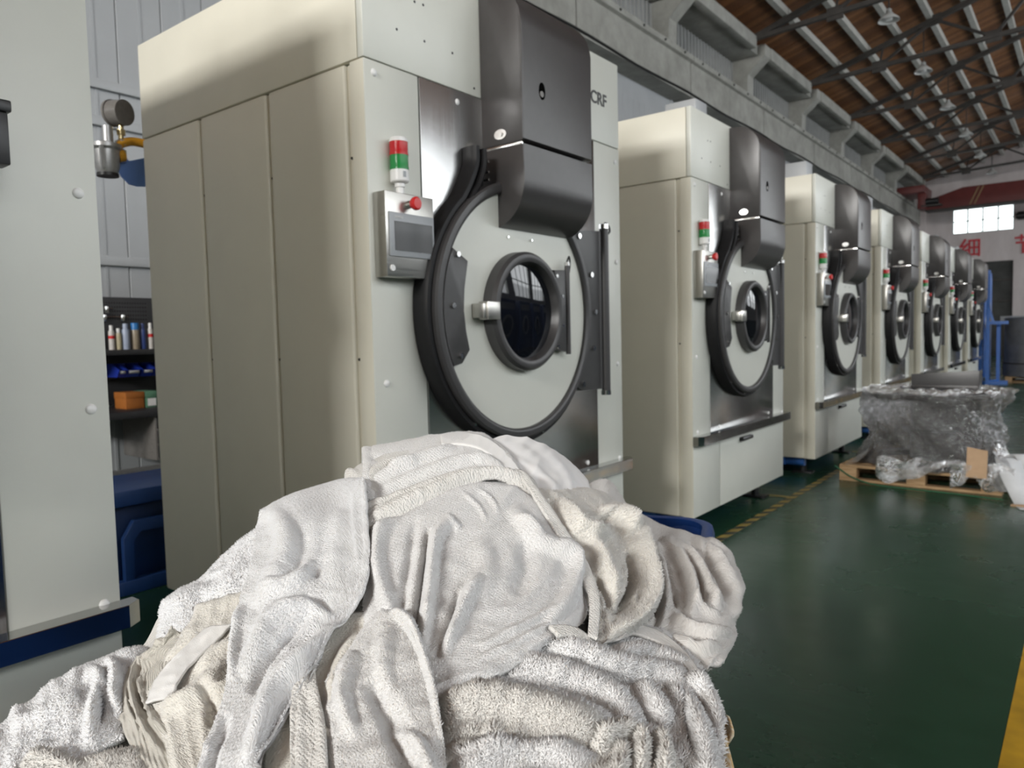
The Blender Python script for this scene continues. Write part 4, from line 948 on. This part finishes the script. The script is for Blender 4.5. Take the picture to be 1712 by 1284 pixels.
def drape(name, net, mat, lift, label=None, ridges=(), wr=(3, 60, None), seed=1, back=False, thick=.006, hems=(), step=4.0, fuzz=None, parent=None, flat=False):
    net = [[tuple(p) for p in row] for row in net]
    PX = np.array([[p[0] for p in r] for r in net], float); PY = np.array([[p[1] for p in r] for r in net], float)
    DP = pile_depth(PX, PY)+np.array([[p[2] if len(p) > 2 else 0. for p in r] for r in net])
    if back:
        PX = np.vstack([PX[:1], PX[:1], PX]); PY = np.vstack([PY[:1]+170, PY[:1]+34, PY]); DP = np.vstack([DP[:1]+.20, DP[:1]+.09, DP])
    lx = np.max(np.abs(np.diff(PX, axis=1)).sum(1)+np.abs(np.diff(PY, axis=1)).sum(1)*.6); ly = np.max(np.abs(np.diff(PY, axis=0)).sum(0)+np.abs(np.diff(PX, axis=0)).sum(0)*.6)
    nx, ny = max(8, int(lx/step)), max(8, int(ly/step))
    Wr, Wc = cr_weights(PX.shape[0], ny), cr_weights(PX.shape[1], nx)
    px, py, dp = (Wr@M@Wc.T for M in (PX, PY, DP))
    P = unproject(px, py, dp-lift); n = cloth_normals(blur(P, 3))
    disp = ridge_field(px, py, ridges)
    if wr[0]: disp += wrinkle(px, py, seed, *wr)
    # uv in metres
    U = np.concatenate([np.zeros((ny, 1)), np.cumsum(np.linalg.norm(np.diff(P, axis=1), axis=2), axis=1)], axis=1)
    Vv = np.concatenate([np.zeros((1, nx)), np.cumsum(np.linalg.norm(np.diff(P, axis=0), axis=2), axis=0)], axis=0)
    ed = {'left': U, 'right': U[:, -1:]-U, 'top': Vv, 'bottom': Vv[-1:]-Vv}
    for e in hems:
        d = ed[e]; disp += .0022*np.clip(1-np.abs(d-.007)/.008, 0, 1)**.5-.0012*np.exp(-((d-.0165)/.0018)**2)
    dmin = np.minimum.reduce(list(ed.values())); disp -= .006*np.exp(-(dmin/.008)**2)*(0 if (hems or flat) else 1)
    P = P+n*disp[..., None]
    if step < 5: P = blur(P, 1)
    n = cloth_normals(P)
    idx = np.arange(nx*ny).reshape(ny, nx)
    F = np.stack([idx[:-1, :-1], idx[:-1, 1:], idx[1:, 1:], idx[1:, :-1]], axis=-1).reshape(-1, 4)
    a = P[1, 0]-P[0, 0]; fn = np.cross(P[0, 1]-P[0, 0], a)
    c0 = F[len(F)//2]; q = P.reshape(-1, 3)[c0]; fn = np.cross(q[1]-q[0], q[2]-q[0])
    if fn@(CAM-q[0]) < 0: F = F[:, ::-1]
    me = bpy.data.meshes.new(name); me.from_pydata(P.reshape(-1, 3).tolist(), [], F.tolist()); me.update()
    ul = me.uv_layers.new(name='UVMap'); uvs = np.stack([U.ravel(), Vv.ravel()], axis=1)
    li = np.empty(len(me.loops), np.int32); me.loops.foreach_get('vertex_index', li); ul.data.foreach_set('uv', uvs[li].astype(np.float32).ravel())
    me.polygons.foreach_set('use_smooth', [True]*len(me.polygons))
    o = bpy.data.objects.new(name, me); COL.objects.link(o); me.materials.append(mat)
    if parent: o.parent = parent
    md = o.modifiers.new('thickness', 'SOLIDIFY'); md.thickness = thick; md.offset = -1
    if label: tag(o, label, 'towel', 'towels heaped in the cart')
    if fuzz: add_pile(o, P, n, *fuzz)
    return o

# the heap below the draped towels
cols = np.arange(-20, 1172, 8.0)
rowsv = []
net0 = []
for k, (vv, back_d, drop) in enumerate([(1.0, 0, 0), (.8, 0, 0), (.6, 0, 0), (.42, 0, 0), (.26, 0, 0), (.14, 0, 0), (.06, 0, 0), (.02, 0, 0)]):
    s = np.interp(cols, SIL[:, 0], SIL[:, 1])+22; py = s+(1340-s)*vv
    net0.append(unproject(cols, py, pile_depth(cols, py)+.045))
crest = net0[-1]
dirs = crest-CAM; dirs[:, 2] = 0; dirs /= np.linalg.norm(dirs, axis=1, keepdims=True)
for t, dz in ((.06, .01), (.14, .05), (.22, .14), (.28, .30)):
    q = crest+dirs*t*.9; q[:, 2] = np.maximum(crest[:, 2]-dz, .6); net0.append(q)
G = np.array(net0); H0, W0 = G.shape[:2]
Wr = cr_weights(H0, 70); G = np.einsum('ij,jkl->ikl', Wr, G)
pxg = np.tile(cols, (70, 1)); pyg = np.tile(np.linspace(1300, 700, 70)[:, None], (1, len(cols)))
G += cloth_normals(G)*wrinkle(pxg, pyg, 3, 9, 110)[..., None]; G = blur(G, 2)
idx = np.arange(G.shape[0]*G.shape[1]).reshape(G.shape[:2])
F = np.stack([idx[:-1, :-1], idx[1:, :-1], idx[1:, 1:], idx[:-1, 1:]], axis=-1).reshape(-1, 4)
hp = mesh_obj('crumpled_towel', G.reshape(-1, 3), F.tolist(), tw_warm, None, True)
ul = hp.data.uv_layers.new(name='UVMap')
for lp in hp.data.loops: ul.data[lp.index].uv = (pxg.ravel()[lp.vertex_index]*.001, pyg.ravel()[lp.vertex_index]*.001)
md = hp.modifiers.new('thickness', 'SOLIDIFY'); md.thickness = .006
tag(hp, 'crumpled off white towel at the bottom of the heap, showing only in gaps', 'towel', 'towels heaped in the cart')

drape('sheet', [[(805, 738), (850, 727), (900, 737), (950, 767), (990, 808)], [(825, 770), (870, 765), (915, 782), (958, 812), (992, 842)], [(850, 815), (890, 818), (925, 838), (960, 855), (990, 880)]],
      tw_sheet, .004, 'smooth white cotton sheet at the back of the heap before the black dryer front', [([(835, 745), (870, 752), (905, 775)], 16, 5), ([(850, 765), (900, 790), (940, 830)], 12, 5), ([(915, 755), (945, 790), (960, 830)], 12, 4)], (3.0, 40, 1.0), 5, back=True, thick=.003)
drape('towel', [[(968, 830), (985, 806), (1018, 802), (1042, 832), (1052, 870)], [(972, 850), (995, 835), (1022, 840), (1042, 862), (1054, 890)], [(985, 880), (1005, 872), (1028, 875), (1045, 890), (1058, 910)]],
      tw_grey, .002, 'small grey towel fold between the smooth sheet and the cream towel', (), (2, 50, None), 6, back=True, fuzz=(5000, .003, loop_grey, .0008))
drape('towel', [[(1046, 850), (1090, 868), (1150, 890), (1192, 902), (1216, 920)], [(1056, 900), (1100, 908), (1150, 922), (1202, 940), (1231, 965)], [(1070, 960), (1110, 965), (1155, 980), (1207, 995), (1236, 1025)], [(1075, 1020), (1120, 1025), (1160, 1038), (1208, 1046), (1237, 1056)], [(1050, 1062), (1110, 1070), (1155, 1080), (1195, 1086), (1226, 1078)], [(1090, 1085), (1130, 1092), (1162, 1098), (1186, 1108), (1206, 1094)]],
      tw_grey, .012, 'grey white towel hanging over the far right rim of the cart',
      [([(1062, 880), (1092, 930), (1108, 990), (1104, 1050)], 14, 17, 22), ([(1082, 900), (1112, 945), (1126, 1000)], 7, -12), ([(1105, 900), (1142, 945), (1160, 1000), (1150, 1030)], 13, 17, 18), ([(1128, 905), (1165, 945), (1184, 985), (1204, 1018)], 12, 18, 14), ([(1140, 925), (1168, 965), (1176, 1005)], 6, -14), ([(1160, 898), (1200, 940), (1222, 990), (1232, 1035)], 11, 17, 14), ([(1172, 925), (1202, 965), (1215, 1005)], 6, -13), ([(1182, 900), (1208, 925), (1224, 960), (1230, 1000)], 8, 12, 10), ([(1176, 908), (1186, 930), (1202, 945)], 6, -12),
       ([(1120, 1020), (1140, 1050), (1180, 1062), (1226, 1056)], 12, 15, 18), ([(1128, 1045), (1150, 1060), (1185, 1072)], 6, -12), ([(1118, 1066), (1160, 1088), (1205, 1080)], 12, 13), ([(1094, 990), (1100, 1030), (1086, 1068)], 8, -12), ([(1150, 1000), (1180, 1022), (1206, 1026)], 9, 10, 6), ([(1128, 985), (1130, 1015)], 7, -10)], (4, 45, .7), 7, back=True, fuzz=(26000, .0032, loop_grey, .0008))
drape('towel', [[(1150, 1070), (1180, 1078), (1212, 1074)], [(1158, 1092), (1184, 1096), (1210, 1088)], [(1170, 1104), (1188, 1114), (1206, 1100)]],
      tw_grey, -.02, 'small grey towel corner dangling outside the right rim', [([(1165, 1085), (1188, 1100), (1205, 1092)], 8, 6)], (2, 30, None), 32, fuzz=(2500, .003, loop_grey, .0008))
drape('towel', [[(262, 1020), (300, 985), (335, 968), (380, 922), (436, 880)], [(258, 1052), (300, 1030), (345, 1008), (390, 970), (445, 930)], [(262, 1078), (310, 1065), (350, 1048), (395, 1012), (445, 985)], [(290, 1100), (330, 1092), (365, 1080), (400, 1055), (445, 1035)]],
      tw_bright, .008, 'white fluffy towel fold on the left shoulder of the heap', [([(275, 1020), (330, 1000), (375, 985), (420, 940)], 18, 12, 26), ([(300, 1055), (350, 1040), (400, 1005)], 10, -8), ([(290, 1075), (340, 1068), (390, 1040)], 10, 8), ([(345, 965), (380, 960), (415, 915)], 12, 7)], (3, 50, None), 8, back=True, fuzz=(16000, .0055, loop_bright, .0014))
drape('towel', [[(-30, 1240), (0, 1210), (60, 1162), (120, 1121), (180, 1097), (243, 1074)], [(-30, 1262), (20, 1226), (80, 1186), (130, 1155), (180, 1130), (240, 1103)], [(-30, 1290), (30, 1252), (90, 1216), (140, 1190), (180, 1170), (226, 1150)], [(-20, 1310), (50, 1268), (100, 1250), (145, 1232), (175, 1218), (210, 1200)], [(30, 1290), (80, 1276), (120, 1266), (150, 1254), (172, 1238), (204, 1222)]],
      tw_bright, .010, 'bright bluish white towel spilling over the left rim of the cart', [([(140, 1125), (165, 1140), (155, 1190), (145, 1240)], 14, 14, 20), ([(175, 1105), (190, 1125), (188, 1170), (205, 1195)], 12, 11, 18), ([(20, 1215), (80, 1190), (130, 1160)], 18, 8), ([(60, 1240), (110, 1215), (140, 1200)], 16, -7), ([(165, 1150), (172, 1180), (165, 1210)], 8, -12)], (4, 60, None), 9, back=True, fuzz=(22000, .0050, loop_bright, .0013))
drape('towel', [[(25, 1288), (70, 1260), (115, 1274), (155, 1262), (200, 1250), (236, 1245)], [(20, 1315), (70, 1295), (115, 1295), (155, 1290), (205, 1290), (245, 1290)], [(20, 1350), (70, 1345), (115, 1345), (155, 1345), (205, 1345), (245, 1345)]],
      tw_shag, .020, 'shaggy beige towel peeping out below the bright white one', [([(40, 1280), (85, 1268), (125, 1290)], 20, 9)], (3, 50, None), 10, fuzz=(9000, .0085, loop_cream, .0020))
drape('towel', [[(258, 1078), (280, 1062), (310, 1050)], [(212, 1112), (242, 1100), (285, 1090)], [(199, 1155), (226, 1152), (262, 1155)], [(203, 1205), (236, 1207), (280, 1205)], [(222, 1262), (262, 1266), (325, 1260)], [(235, 1330), (280, 1330), (345, 1330)]],
      tw_rib, .022, 'ribbed beige towel twisted down the left of the heap', [([(262, 1080), (228, 1115), (218, 1155), (240, 1215), (275, 1265)], 8, 8), ([(280, 1080), (244, 1115), (236, 1155), (262, 1205), (300, 1245)], 7, 8), ([(240, 1090), (212, 1130), (212, 1180), (240, 1240)], 6, 6), ([(270, 1090), (236, 1130), (230, 1165), (250, 1200)], 5, -7)], (3, 26, 2.4), 11)
t_band = drape('towel', [[(322, 1010), (370, 990), (420, 980)], [(290, 1068), (355, 1050), (410, 1035)], [(255, 1118), (330, 1102), (405, 1090)], [(240, 1172), (310, 1162), (400, 1150)], [(272, 1228), (320, 1228), (390, 1215)], [(285, 1330), (330, 1330), (385, 1325)]],
      tw_cream, .030, 'cream towel with a white satin band on the left of the heap', [([(330, 1120), (370, 1090), (405, 1075)], 14, 9, 24), ([(270, 1190), (330, 1160), (380, 1110)], 20, 11, 26), ([(335, 1150), (355, 1175), (350, 1215)], 14, -10), ([(345, 1165), (385, 1140), (400, 1115)], 10, 7)], (3, 50, .8), 12, fuzz=(9000, .003, loop_cream, .0008))
drape('towel_band', [[(342, 1048), (366, 1044), (388, 1042)], [(296, 1092), (324, 1084), (350, 1080)], [(258, 1135), (284, 1126), (310, 1120)], [(242, 1176), (262, 1170), (284, 1166)]], tw_band, .042, None, [], (1.6, 18, .7), 13, thick=.003, parent=t_band, flat=True)

# lower right terry towels
drape('towel', [[(1190, 1170), (1205, 1185), (1212, 1215)], [(1198, 1225), (1215, 1237), (1226, 1252)], [(1200, 1262), (1220, 1268), (1234, 1284)], [(1205, 1320), (1228, 1320), (1246, 1320)]],
      tw_lining, .000, 'yellow patterned cloth hanging over the right rim below the terry towels', (), (2, 40, None), 14, thick=.003)
t_low = drape('towel', [[(895, 1052), (960, 1058), (1010, 1078), (1055, 1043), (1105, 1050)], [(870, 1070), (950, 1084), (1022, 1098), (1092, 1080), (1158, 1092)], [(835, 1098), (940, 1114), (1030, 1132), (1112, 1122), (1186, 1140)], [(790, 1135), (900, 1158), (1020, 1174), (1122, 1178), (1202, 1172)], [(735, 1168), (880, 1192), (1010, 1214), (1120, 1228), (1207, 1232)], [(725, 1195), (880, 1222), (1010, 1245), (1130, 1275), (1213, 1320)]],
      tw_white, .018, 'thick white terry towel folded across the lower right of the heap',
      [([(890, 1072), (960, 1095), (1030, 1120), (1110, 1135), (1180, 1165)], 20, 14, 26), ([(900, 1085), (970, 1118), (1040, 1142), (1090, 1150)], 8, -16), ([(860, 1110), (930, 1130), (1010, 1165), (1060, 1215)], 22, 13, 30), ([(830, 1130), (900, 1150), (970, 1170), (1040, 1205)], 8, -12), ([(790, 1150), (870, 1170), (950, 1190), (1020, 1212)], 16, 12), ([(1060, 1145), (1090, 1185), (1115, 1215)], 16, 13, 22), ([(1060, 1165), (1075, 1195), (1095, 1215)], 7, -14), ([(1110, 1150), (1150, 1190), (1175, 1250), (1185, 1300)], 18, 12, 24), ([(1135, 1160), (1150, 1210), (1155, 1260)], 9, -14), ([(1150, 1140), (1190, 1180), (1205, 1240)], 16, 11), ([(1020, 1095), (1090, 1095), (1160, 1125)], 16, 9)], (3, 50, .7), 15, fuzz=(60000, .0075, loop_white, .0019))
drape('towel_edge', [[(1008, 1076), (1042, 1060)], [(1048, 1044), (1066, 1060)], [(1100, 1052), (1105, 1075)], [(1148, 1090), (1140, 1105)], [(1180, 1140), (1168, 1150)], [(1200, 1172), (1188, 1178)]], tw_grey, .040, None, (), (1.0, 30, None), 16, thick=.004, flat=True, parent=t_low)
drape('towel', [[(730, 1172), (800, 1152), (870, 1163), (950, 1184), (1014, 1208)], [(736, 1198), (800, 1190), (870, 1196), (942, 1212), (1008, 1226)], [(742, 1245), (800, 1240), (870, 1242), (930, 1240), (988, 1244)], [(745, 1275), (800, 1275), (870, 1275), (930, 1265), (985, 1258)]],
      tw_shag, .034, 'beige terry towel rolled across the middle of the lower heap', [([(735, 1190), (800, 1178), (880, 1190), (960, 1215), (1005, 1222)], 40, 16, 34), ([(745, 1240), (790, 1232), (860, 1240), (940, 1245)], 9, -10), ([(760, 1228), (800, 1232), (830, 1222)], 8, 5)], (3, 45, None), 17, fuzz=(36000, .0080, loop_cream, .0020))
drape('towel', [[(985, 1258), (1020, 1228), (1060, 1222), (1100, 1232), (1128, 1262)], [(965, 1280), (1015, 1258), (1060, 1250), (1105, 1258), (1138, 1285)], [(950, 1330), (1010, 1330), (1060, 1330), (1110, 1330), (1150, 1330)]],
      tw_shag, .030, 'beige terry towel bunched into a small bundle at the lower right', [([(990, 1255), (1025, 1235), (1060, 1228)], 16, 16), ([(1060, 1225), (1070, 1255), (1068, 1290)], 12, 14), ([(1095, 1232), (1108, 1260), (1110, 1300)], 12, 12), ([(1030, 1250), (1040, 1275), (1020, 1300)], 12, 10), ([(1045, 1240), (1052, 1265), (1048, 1300)], 6, -14), ([(1085, 1235), (1090, 1262), (1088, 1295)], 6, -14)], (3, 40, None), 18, fuzz=(13000, .0072, loop_cream, .0019))
drape('towel', [[(735, 1252), (800, 1248), (860, 1252), (930, 1258), (1000, 1262)], [(735, 1284), (800, 1282), (860, 1270), (930, 1264), (1010, 1282)], [(735, 1340), (800, 1340), (860, 1340), (930, 1340), (1010, 1340)]],
      tw_white, .026, 'white terry towel along the near bottom of the heap', [([(760, 1300), (840, 1272), (920, 1262), (990, 1280)], 26, 12), ([(740, 1268), (800, 1268), (860, 1262)], 14, 8)], (3, 45, None), 19, fuzz=(17000, .0075, loop_white, .0019))
# cream fluffy towel with knotted folds
drape('towel', [[(868, 800), (930, 815), (985, 812), (1040, 838)], [(910, 862), (962, 856), (1012, 850), (1058, 868)], [(948, 925), (1000, 912), (1042, 906), (1082, 928)], [(980, 990), (1012, 976), (1052, 970), (1096, 984)], [(992, 1045), (1030, 1036), (1062, 1030), (1092, 1022)], [(985, 1066), (1020, 1066), (1052, 1060), (1080, 1042)]],
      tw_cream, .040, 'fluffy cream towel with knotted folds on the right of the heap',
      [([(1020, 842), (1058, 890), (1080, 950), (1088, 1000), (1068, 1040), (1020, 1058)], 24, 26, 16), ([(935, 835), (948, 868), (962, 892), (995, 898), (1012, 880)], 15, 26), ([(960, 850), (972, 875), (1005, 870), (1025, 860)], 8, -18), ([(1000, 850), (1035, 872), (1048, 900)], 12, 18), ([(975, 900), (1000, 930), (1015, 965), (1030, 1005)], 16, 16, 22), ([(1000, 960), (1010, 985), (1022, 1010)], 9, -22), ([(1052, 920), (1058, 960), (1054, 985), (1035, 1012)], 9, -26), ([(1010, 1010), (1035, 1018), (1060, 1000)], 10, -16), ([(950, 900), (975, 940), (990, 985)], 10, -10)], (4, 45, None), 20, fuzz=(30000, .0046, loop_cream, .0009))
# collar folds at the top
drape('towel', [[(566, 806), (600, 776), (640, 760), (690, 750), (735, 745), (790, 752)], [(575, 830), (610, 805), (650, 792), (700, 778), (740, 770), (790, 775)], [(590, 850), (620, 838), (660, 820), (710, 805), (750, 795), (800, 795)]],
      tw_warm, .014, 'off white towel corner with a stitched edge left of the robe collar', [([(578, 805), (588, 790), (600, 795)], 6, 9), ([(612, 800), (650, 775), (690, 765)], 12, 9), ([(640, 800), (690, 780), (730, 770)], 10, 8)], (3, 40, .8), 21, back=True)
t_col = drape('towel', [[(604, 748), (660, 738), (735, 725), (795, 721), (838, 742), (874, 785)], [(606, 775), (662, 766), (735, 748), (800, 748), (846, 776), (888, 815)], [(606, 805), (665, 796), (735, 778), (802, 778), (852, 800), (902, 842)], [(612, 835), (675, 828), (740, 812), (810, 806), (862, 826), (918, 872)]],
      tw_white, .024, 'white robe collar lying over the top of the heap', [([(612, 760), (650, 768), (700, 760)], 8, -5), ([(625, 800), (690, 770), (760, 745)], 16, 11, 10), ([(640, 815), (720, 785), (800, 765), (850, 790)], 12, 9), ([(650, 785), (700, 775)], 8, 6), ([(775, 735), (810, 745), (840, 770)], 9, -6)], (2.5, 40, .9), 22, back=True, hems=('left',), fuzz=(22000, .0026, loop_white, .0009))
drape('towel_band', [[(735, 727), (738, 742)], [(770, 722), (768, 742)], [(806, 726), (798, 748)], [(838, 746), (824, 764)], [(862, 772), (844, 788)], [(880, 798), (862, 812)]], tw_band, .034, None, [], (1.6, 12, 0.2), 23, thick=.003, flat=True, parent=t_col)
drape('towel', [[(606, 842), (660, 822), (720, 800), (780, 782), (842, 780), (892, 800)], [(612, 862), (664, 842), (724, 815), (784, 796), (848, 795), (906, 832)], [(618, 884), (672, 862), (732, 832), (788, 808), (852, 808), (922, 862)]],
      tw_warm, .034, 'white towel belt folded tightly across the top of the heap', [([(612, 872), (670, 848), (730, 822), (785, 800), (850, 798), (895, 812)], 13, 10, 9), ([(610, 855), (665, 832), (725, 808), (780, 790)], 5, -6), ([(700, 830), (702, 838), (704, 850)], 4, 4)], (2, 30, .4), 24, fuzz=(14000, .0026, loop_white, .0009))
drape('towel', [[(470, 1040), (540, 1030), (600, 1015), (640, 1010)], [(465, 1110), (530, 1105), (590, 1095), (640, 1080)], [(450, 1190), (520, 1190), (590, 1185), (650, 1180)], [(430, 1330), (510, 1330), (590, 1330), (660, 1330)]],
      tw_cream, .044, 'cream towel lying under the robe sleeve and belt', [([(600, 1060), (560, 1140), (560, 1230)], 22, 10), ([(520, 1200), (560, 1250), (590, 1300)], 18, 8)], (3, 60, 1.2), 31)
# main robe
main = drape('towel', [[(618, 884), (685, 848), (752, 812), (820, 800), (878, 815), (922, 850)], [(612, 935), (690, 905), (760, 866), (830, 852), (898, 866), (950, 900)], [(604, 1005), (690, 985), (770, 952), (845, 932), (916, 930), (974, 955)], [(615, 1075), (698, 1062), (780, 1032), (856, 1012), (926, 1000), (986, 1018)], [(672, 1120), (728, 1122), (800, 1096), (862, 1070), (918, 1050), (965, 1042)], [(715, 1180), (745, 1158), (800, 1136), (852, 1108), (897, 1080), (938, 1056)]],
      tw_white, .046, 'large white terry robe spread over the middle of the heap',
      [([(716, 880), (708, 945), (698, 1010), (688, 1080)], 9, -14), ([(756, 868), (730, 905), (722, 965), (715, 1030), (705, 1090)], 20, 15, 12), ([(662, 852), (636, 885), (628, 935), (642, 995), (660, 1040)], 22, 12), ([(694, 865), (684, 930), (672, 1000), (664, 1060)], 14, -7), ([(800, 965), (772, 1025), (738, 1095)], 20, 13, 16), ([(768, 985), (750, 1045), (728, 1100)], 11, -9), ([(852, 846), (895, 900), (955, 930), (972, 965)], 18, 12, 26), ([(930, 910), (962, 950), (950, 1000), (915, 1040)], 22, 10), ([(870, 895), (880, 945), (860, 990)], 26, -7), ([(800, 1080), (868, 1048), (928, 1015)], 9, 4), ([(790, 1105), (860, 1075), (925, 1040)], 9, 4), ([(800, 900), (812, 950), (795, 1000)], 30, 6), ([(770, 822), (800, 845), (812, 870)], 5, 4), ([(796, 815), (820, 832), (832, 858)], 5, 4), ([(855, 868), (880, 880), (905, 900)], 7, 6), ([(745, 860), (770, 885)], 7, 5)], (2.5, 55, 1.2), 25, step=3.4, fuzz=(70000, .0027, loop_white, .0009))
drape('towel_edge', [[(862, 782), (880, 790)], [(890, 822), (908, 828)], [(926, 880), (946, 884)], [(964, 940), (984, 944)], [(984, 1000), (1003, 1002)], [(982, 1064), (1000, 1068)]], tw_warm, .060, None, [], (1.2, 22, 1.3), 26, thick=.005, hems=('right',), parent=main)
drape('towel_edge', [[(918, 1044), (935, 1062)], [(950, 1044), (958, 1060)], [(978, 1056), (975, 1072)], [(1004, 1084), (990, 1086)]], tw_warm, .060, None, [], (1.0, 22, 1.3), 27, thick=.005, flat=True, parent=main)
drape('towel', [[(636, 1010), (662, 1014), (694, 1040)], [(590, 1058), (650, 1062), (714, 1100)], [(552, 1108), (640, 1122), (730, 1165)], [(535, 1180), (640, 1192), (740, 1222)], [(548, 1330), (645, 1330), (748, 1330)]],
      tw_warm, .062, 'off white robe sleeve hanging down the near middle of the heap', [([(655, 1016), (692, 1058), (722, 1140), (738, 1230)], 12, 12, 30), ([(620, 1130), (650, 1190), (690, 1284)], 34, -12), ([(595, 1090), (572, 1160), (590, 1230)], 22, 10), ([(648, 1040), (640, 1110), (648, 1180)], 24, 6), ([(650, 1200), (700, 1250), (730, 1310)], 20, 8)], (2.5, 60, 1.4), 28, step=3.4, fuzz=(36000, .0027, loop_white, .0009))
drape('towel', [[(500, 1108), (514, 1104), (526, 1102)], [(488, 1150), (508, 1146), (530, 1142)], [(484, 1205), (510, 1204), (545, 1215)], [(486, 1330), (515, 1330), (552, 1330)]],
      tw_warm, .064, 'narrow white robe belt with stitched edges hanging beside the sleeve', [([(498, 1160), (492, 1230), (492, 1300)], 4, -3), ([(528, 1150), (538, 1220), (544, 1300)], 5, 3)], (2, 40, 1.3), 29, hems=('left', 'right'))
drape('towel', [[(434, 852), (495, 822), (565, 803), (608, 799)], [(426, 885), (488, 870), (562, 858), (613, 860)], [(418, 940), (486, 932), (562, 924), (618, 926)], [(398, 1005), (468, 1006), (548, 1000), (608, 985)], [(384, 1075), (448, 1076), (520, 1070), (576, 1045)], [(376, 1152), (428, 1156), (488, 1148), (534, 1105)], [(348, 1225), (392, 1226), (444, 1212), (498, 1158)], [(310, 1330), (345, 1330), (390, 1322), (436, 1270)]],
      tw_bright, .066, 'long white towel with stitched hem draped down the left middle of the heap',
      [([(446, 850), (470, 872), (480, 905), (470, 945), (448, 985), (425, 1015)], 30, 11, 26), ([(502, 862), (506, 912), (492, 945)], 24, -5), ([(520, 935), (502, 965), (470, 982), (436, 995)], 14, 10, 20), ([(512, 950), (536, 962)], 10, -5), ([(560, 1034), (508, 1012), (456, 1032), (430, 1078), (404, 1130)], 24, 11, 20), ([(560, 1024), (530, 1006), (505, 996)], 12, -5), ([(520, 1030), (480, 1060), (440, 1110), (420, 1160)], 14, -10), ([(585, 1045), (530, 1085), (470, 1140), (440, 1200), (415, 1280)], 26, 14), ([(570, 850), (562, 920), (556, 980)], 26, 5), ([(404, 1010), (392, 1070), (388, 1140)], 12, 8), ([(380, 1190), (360, 1250), (340, 1310)], 14, -8), ([(590, 820), (594, 880), (600, 940)], 8, 3)], (2.6, 60, 1.9), 30, back=True, hems=('right',), step=3.4, fuzz=(60000, .0027, loop_bright, .0009))
